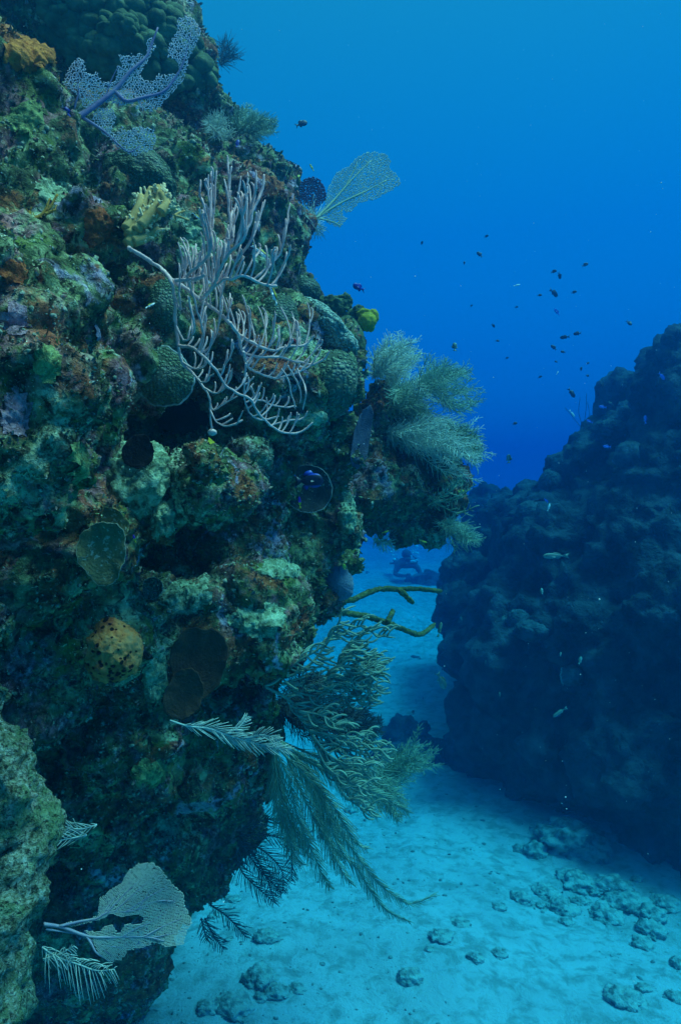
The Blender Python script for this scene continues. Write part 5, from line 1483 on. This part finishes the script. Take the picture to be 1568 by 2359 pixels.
for px, py, d, L, a, sh, m, lab, yaw in [
    (694, 285, 3.6, 30, 25, 'chromis', 'dark', 'dark fish with long tail high in the water beside the reef shoulder', 10),
    (826, 662, 3.4, 32, 160, 'chromis', 'royal', 'dark blue fish in open water above the yellow sponge', 25),
    (547, 330, 2.9, 24, 80, 'snap', 'royal', 'royal blue fish upright among the plumes on the shoulder', 20),
    (718, 386, 3.2, 18, 120, 'slim', 'yellow', 'yellow sliver of a fish above the dark round fan', 10), (688, 405, 3.2, 16, 80, 'snap', 'yellow', 'yellow fish touching the top of the dark round fan', 50),
    (600, 580, 1.36, 50, -38, 'slim', 'wrasse', 'yellow and white striped fish in the upper half of the sea rod', 10),
    (631, 681, 1.38, 46, 110, 'slim', 'wrasse', 'yellow and white striped fish below the sea rod fork, nose up', 10),
    (452, 497, 2.0, 24, -40, 'slim', 'wrasse', 'small yellow striped fish left of the upper sea rod branches', 10),
    (346, 703, 1.5, 28, 40, 'slim', 'wrasse', 'little pale bellied fish in front of the tall dark star coral', 30),
    (712, 1107, 2.15, 66, 2, 'deep', 'deepblue', 'dark fish with bright blue outline in front of the thin grey disc', 0),
    (690, 1157, 2.2, 30, 95, 'slim', 'basslet', 'yellow and purple fish on the lower half of the thin grey disc', 20),
    (310, 1240, 1.6, 22, 100, 'slim', 'basslet', 'yellow and purple fish at the right rim of the olive disc', 30),
    (792, 1305, 2.4, 22, 100, 'snap', 'yellow', 'yellow fish nose up over the blue grey cup sponge', 50),
    (887, 1225, 3.0, 17, 20, 'slim', 'yellow', 'yellow fish under the outcrop, the left one of two', 0), (974, 1247, 3.0, 19, -18, 'slim', 'yellow', 'yellow fish under the outcrop, the right one of two', 0),
    (1062, 1132, 3.2, 16, 5, 'deep', 'yellow', 'yellow green fish among the sparse olive twigs', 20),
    (1278, 1280, 4.2, 62, 180, 'slim', 'silver', 'large silver fish swimming left before the dark ridge', 8),
    (1016, 1568, 4.0, 46, -62, 'snap', 'silver', 'silver fish nose down at the left edge of the ridge', 15),
    (1247, 1361, 5.0, 18, 85, 'snap', 'silver', 'small silvery fish upright below the large silver one', 40), (1160, 1423, 5.0, 18, 170, 'deep', 'silver', 'small pale fish left of the pale coral caps', 40),
    (1288, 1640, 4.6, 40, -150, 'slim', 'silver', 'dim grey fish low over the ridge, angled down left', 10), (1335, 1521, 5.0, 22, 60, 'snap', 'silver', 'small grey fish above the mouth of the barrel sponge', 30),
    (1290, 1506, 5.0, 12, 60, 'snap', 'silver', 'tiny grey fish left above the barrel sponge', 40), (1062, 1424, 5.2, 14, 120, 'snap', 'silver', 'tiny grey fish near the left edge of the ridge', 40),
    (1012, 1450, 4.4, 36, 75, 'slim', 'olive', 'slender olive fish upright beside the tip of the bent rod', 10), (1118, 1524, 5.0, 14, 100, 'slim', 'silver', 'tiny grey fish in the dark left part of the ridge', 40),
    (951, 1640, 4.6, 16, 100, 'snap', 'dark', 'small dark fish over the pale sand channel', 40), (1150, 1598, 5.0, 11, 90, 'slim', 'silver', 'faint fish speck in the dark middle of the ridge', 40),
    (143, 262, 1.75, 56, -55, 'deep', 'royal', 'deep blue fish tucked at the root of the lilac fan', 30),
]:
    fish(px, py, d, L, a, sh, m, lab, yaw, None, L > 28)

# ------------------------------------------------------------------ diver in the channel, with rising bubbles
def diver():
    D = 16.0
    c = P(938, 1300, D)
    t = empty('person', c, 'diver in dark wetsuit with tank seen head on in the channel', 'person')
    # skeleton in metres: +X right, -Y to the camera, +Z up; swimming towards us, head raised
    J = {'pelvis': (0.02, 0.55, 0.02), 'waist': (0.01, 0.35, 0.01), 'chest': (0, 0.12, 0.0), 'neck': (0, -0.06, 0.04), 'head': (0, -0.17, 0.08), 'crown': (0, -0.19, 0.17),
         'sl': (-0.19, 0.02, 0.0), 'el': (-0.30, -0.05, -0.22), 'wl': (-0.10, -0.22, -0.24), 'hl': (-0.03, -0.27, -0.22), 'sr': (0.19, 0.02, 0.0), 'er': (0.30, -0.05, -0.22), 'wr': (0.10, -0.22, -0.26), 'hr': (0.03, -0.27, -0.27),
         'hipl': (-0.10, 0.62, 0.0), 'knl': (-0.16, 1.02, -0.14), 'anl': (-0.14, 1.40, 0.02), 'tol': (-0.14, 1.56, 0.0), 'hipr': (0.10, 0.62, 0.0), 'knr': (0.17, 1.04, -0.06), 'anr': (0.15, 1.42, 0.10), 'tor': (0.15, 1.58, 0.08)}
    rad = {'pelvis': .15, 'waist': .14, 'chest': .17, 'neck': .065, 'head': .095, 'crown': .075, 'sl': .085, 'el': .055, 'wl': .04, 'hl': .04, 'sr': .085, 'er': .055, 'wr': .04, 'hr': .04,
           'hipl': .10, 'knl': .07, 'anl': .05, 'tol': .045, 'hipr': .10, 'knr': .07, 'anr': .05, 'tor': .045}
    E = [('pelvis', 'waist'), ('waist', 'chest'), ('chest', 'neck'), ('neck', 'head'), ('head', 'crown'), ('chest', 'sl'), ('sl', 'el'), ('el', 'wl'), ('wl', 'hl'), ('chest', 'sr'), ('sr', 'er'), ('er', 'wr'), ('wr', 'hr'),
         ('pelvis', 'hipl'), ('hipl', 'knl'), ('knl', 'anl'), ('anl', 'tol'), ('pelvis', 'hipr'), ('hipr', 'knr'), ('knr', 'anr'), ('anr', 'tor')]
    nm = list(J)
    me = bpy.data.meshes.new('tmp')
    me.from_pydata([J[k] for k in nm], [(nm.index(a), nm.index(b)) for a, b in E], [])
    o = bpy.data.objects.new('tmp', me); COL.objects.link(o)
    sk = o.modifiers.new('k', 'SKIN'); sk.use_smooth_shade = True
    for i, k in enumerate(nm):
        me.skin_vertices[0].data[i].radius = (rad[k], rad[k])
        me.skin_vertices[0].data[i].use_root = (k == 'pelvis')
    sb = o.modifiers.new('s', 'SUBSURF'); sb.levels = 1; sb.render_levels = 1
    dg = bpy.context.evaluated_depsgraph_get()
    body_me = bpy.data.meshes.new_from_object(o.evaluated_get(dg))
    bpy.data.objects.remove(o); bpy.data.meshes.remove(me)
    suit = mat_plain('wetsuit', (0.18, 0.18, 0.19), (0.12, 0.12, 0.13), 20, 0)  # suit lightened, distance haze painted into its colour
    body_me.materials.clear(); body_me.materials.append(suit)
    b = bpy.data.objects.new('body', body_me); COL.objects.link(b); b.parent = t
    steel = mat_plain('tank_paint', (0.10, 0.11, 0.12), (0.08, 0.09, 0.10), 10, 0)
    skin = mat_plain('skin', (0.50, 0.32, 0.24), (0.45, 0.28, 0.2), 30, 0)
    q = spline([(0, -0.10, 0.20), (0, -0.06, 0.22), (0, 0.3, 0.24), (0, 0.52, 0.2), (0, 0.56, 0.19)], 16)
    mb = MB(); rr = np.full(16, .09); rr[0] = .03; rr[1] = .06; rr[-1] = .05; mb.put(*tubes(q[None], rr[None], 16)); mb.build('tank', steel, t)
    v0, f = ico(3)
    mb = MB(); mb.put(v0 * np.array([.075, .03, .04]) + np.array([0, -0.255, 0.115]), f); mb.build('mask', M['eye'], t)
    mb = MB(); mb.put(v0 * np.array([.035, .03, .03]) + np.array([0, -0.265, 0.045]), f); mb.build('regulator', steel, t)
    mb = MB(); mb.put(v0 * np.array([.06, .02, .055]) + np.array([0, -0.245, 0.06]), f); mb.build('face', skin, t)
    q = spline([(0.02, -0.26, 0.045), (0.16, -0.2, 0.03), (0.2, -0.05, 0.12), (0.08, -0.04, 0.22)], 16)
    mb = MB(); mb.put(*tubes(q[None], np.full((1, 16), .013), 8)); mb.build('hose', M['eye'], t)
    for sx in (-1, 1):
        y0 = 1.5; z0 = 0.0 if sx < 0 else 0.09
        pr = np.array([[sx * .15 - .05, y0, z0], [sx * .15 + .05, y0, z0], [sx * .15 + .12, y0 + .5, z0 - .12], [sx * .15, y0 + .56, z0 - .14], [sx * .15 - .12, y0 + .5, z0 - .12]])
        mb = MB(); mb.put(np.vstack([pr + [0, 0, .008], pr - [0, 0, .008]]), [np.array([[0, 1, 2, 3, 4]]), np.array([[9, 8, 7, 6, 5]]), np.array([[i, 5 + i, 5 + (i + 1) % 5, (i + 1) % 5] for i in range(5)])])
        mb.build('fin', M['eye'], t, smooth=False)
        for k in range(5):                                   # gloved fingers curled together
            p0 = np.array([sx * .03, -0.27, -0.22 if sx < 0 else -0.27])
            a = (k - 2) * 0.018
            q = spline([p0 + [0, 0, a], p0 + [-sx * .035, -.035, a], p0 + [-sx * .07, -.015, a]], 6)
            mb = MB(); mb.put(*tubes(q[None], np.full((1, 6), .010), 6)); mb.build('finger', suit, t)
diver()

def bubbles():
    t = NT('bubble', 0.05, 1.0)
    t.color((0.95, 0.97, 0.97))
    v0, f = ico(2)
    for px, lab in ((912, 'left column of pale bubbles rising from the diver'), (956, 'right column of pale bubbles rising from the diver')):
        mb = MB(); r_ = np.random.default_rng(px)
        for k in range(34):
            q = r_.random()
            p = P(px - 6 * (1 - q) + r_.normal(0, 1.6 + 3 * (1 - q)), 1232 + 62 * (1 - q) ** 1.2, 15.2 + r_.normal(0, 0.1))
            mb.put(v0 * (0.010 + 0.026 * r_.random() ** 2) * np.array([1.25, 1.25, 0.8]) + np.array(p), f)
        o = mb.build('bubbles', t.m, None, tuple(P(px, 1270, 15.2)))
        tag(o, lab, 'bubbles', kind='stuff')
bubbles()

# ------------------------------------------------------------------ drifting specks
def snow():
    t = NT('speck', 0.9)
    t.color((0.8, 0.82, 0.8))
    v0, f = ico(1)
    r_ = np.random.default_rng(99)
    mb = MB()
    for k in range(520):
        d = 0.9 + 4.5 * r_.random() ** 0.8
        px, py = 1568 * r_.random() ** 0.7 * 1.05, 2358 * r_.random()
        mb.put(v0 * (0.0005 + 0.0010 * r_.random() ** 4) * d ** 0.4 + np.array(P(px, py, d)), f)
    tag(mb.build('drifting_specks', t.m), 'tiny pale specks drifting in the water', 'specks', kind='stuff')
snow()

# ------------------------------------------------------------------ the water itself
def haze():
    v = np.array([[x, y, z] for x in (-11.5, 13.2) for y in (-2.8, 32.5) for z in (-3.9, 2.95)], float)
    f = np.array([[0, 1, 3, 2], [4, 6, 7, 5], [0, 4, 5, 1], [2, 3, 7, 6], [0, 2, 6, 4], [1, 5, 7, 3]])
    m = bpy.data.materials.new('water')
    m.use_nodes = True
    t = m.node_tree
    t.nodes.clear()
    out = t.nodes.new('ShaderNodeOutputMaterial')
    pv = t.nodes.new('ShaderNodeVolumePrincipled')
    pv.inputs['Density'].default_value = 0.42
    pv.inputs['Color'].default_value = (0.003, 0.050, 0.105, 1)
    pv.inputs['Absorption Color'].default_value = (0.0012, 0.67, 0.915, 1)
    pv.inputs['Anisotropy'].default_value = 0.78
    t.links.new(pv.outputs[0], out.inputs['Volume'])
    o = add('haze', v, f, m, smooth=False)
    return tag(o, kind='stuff')
haze()
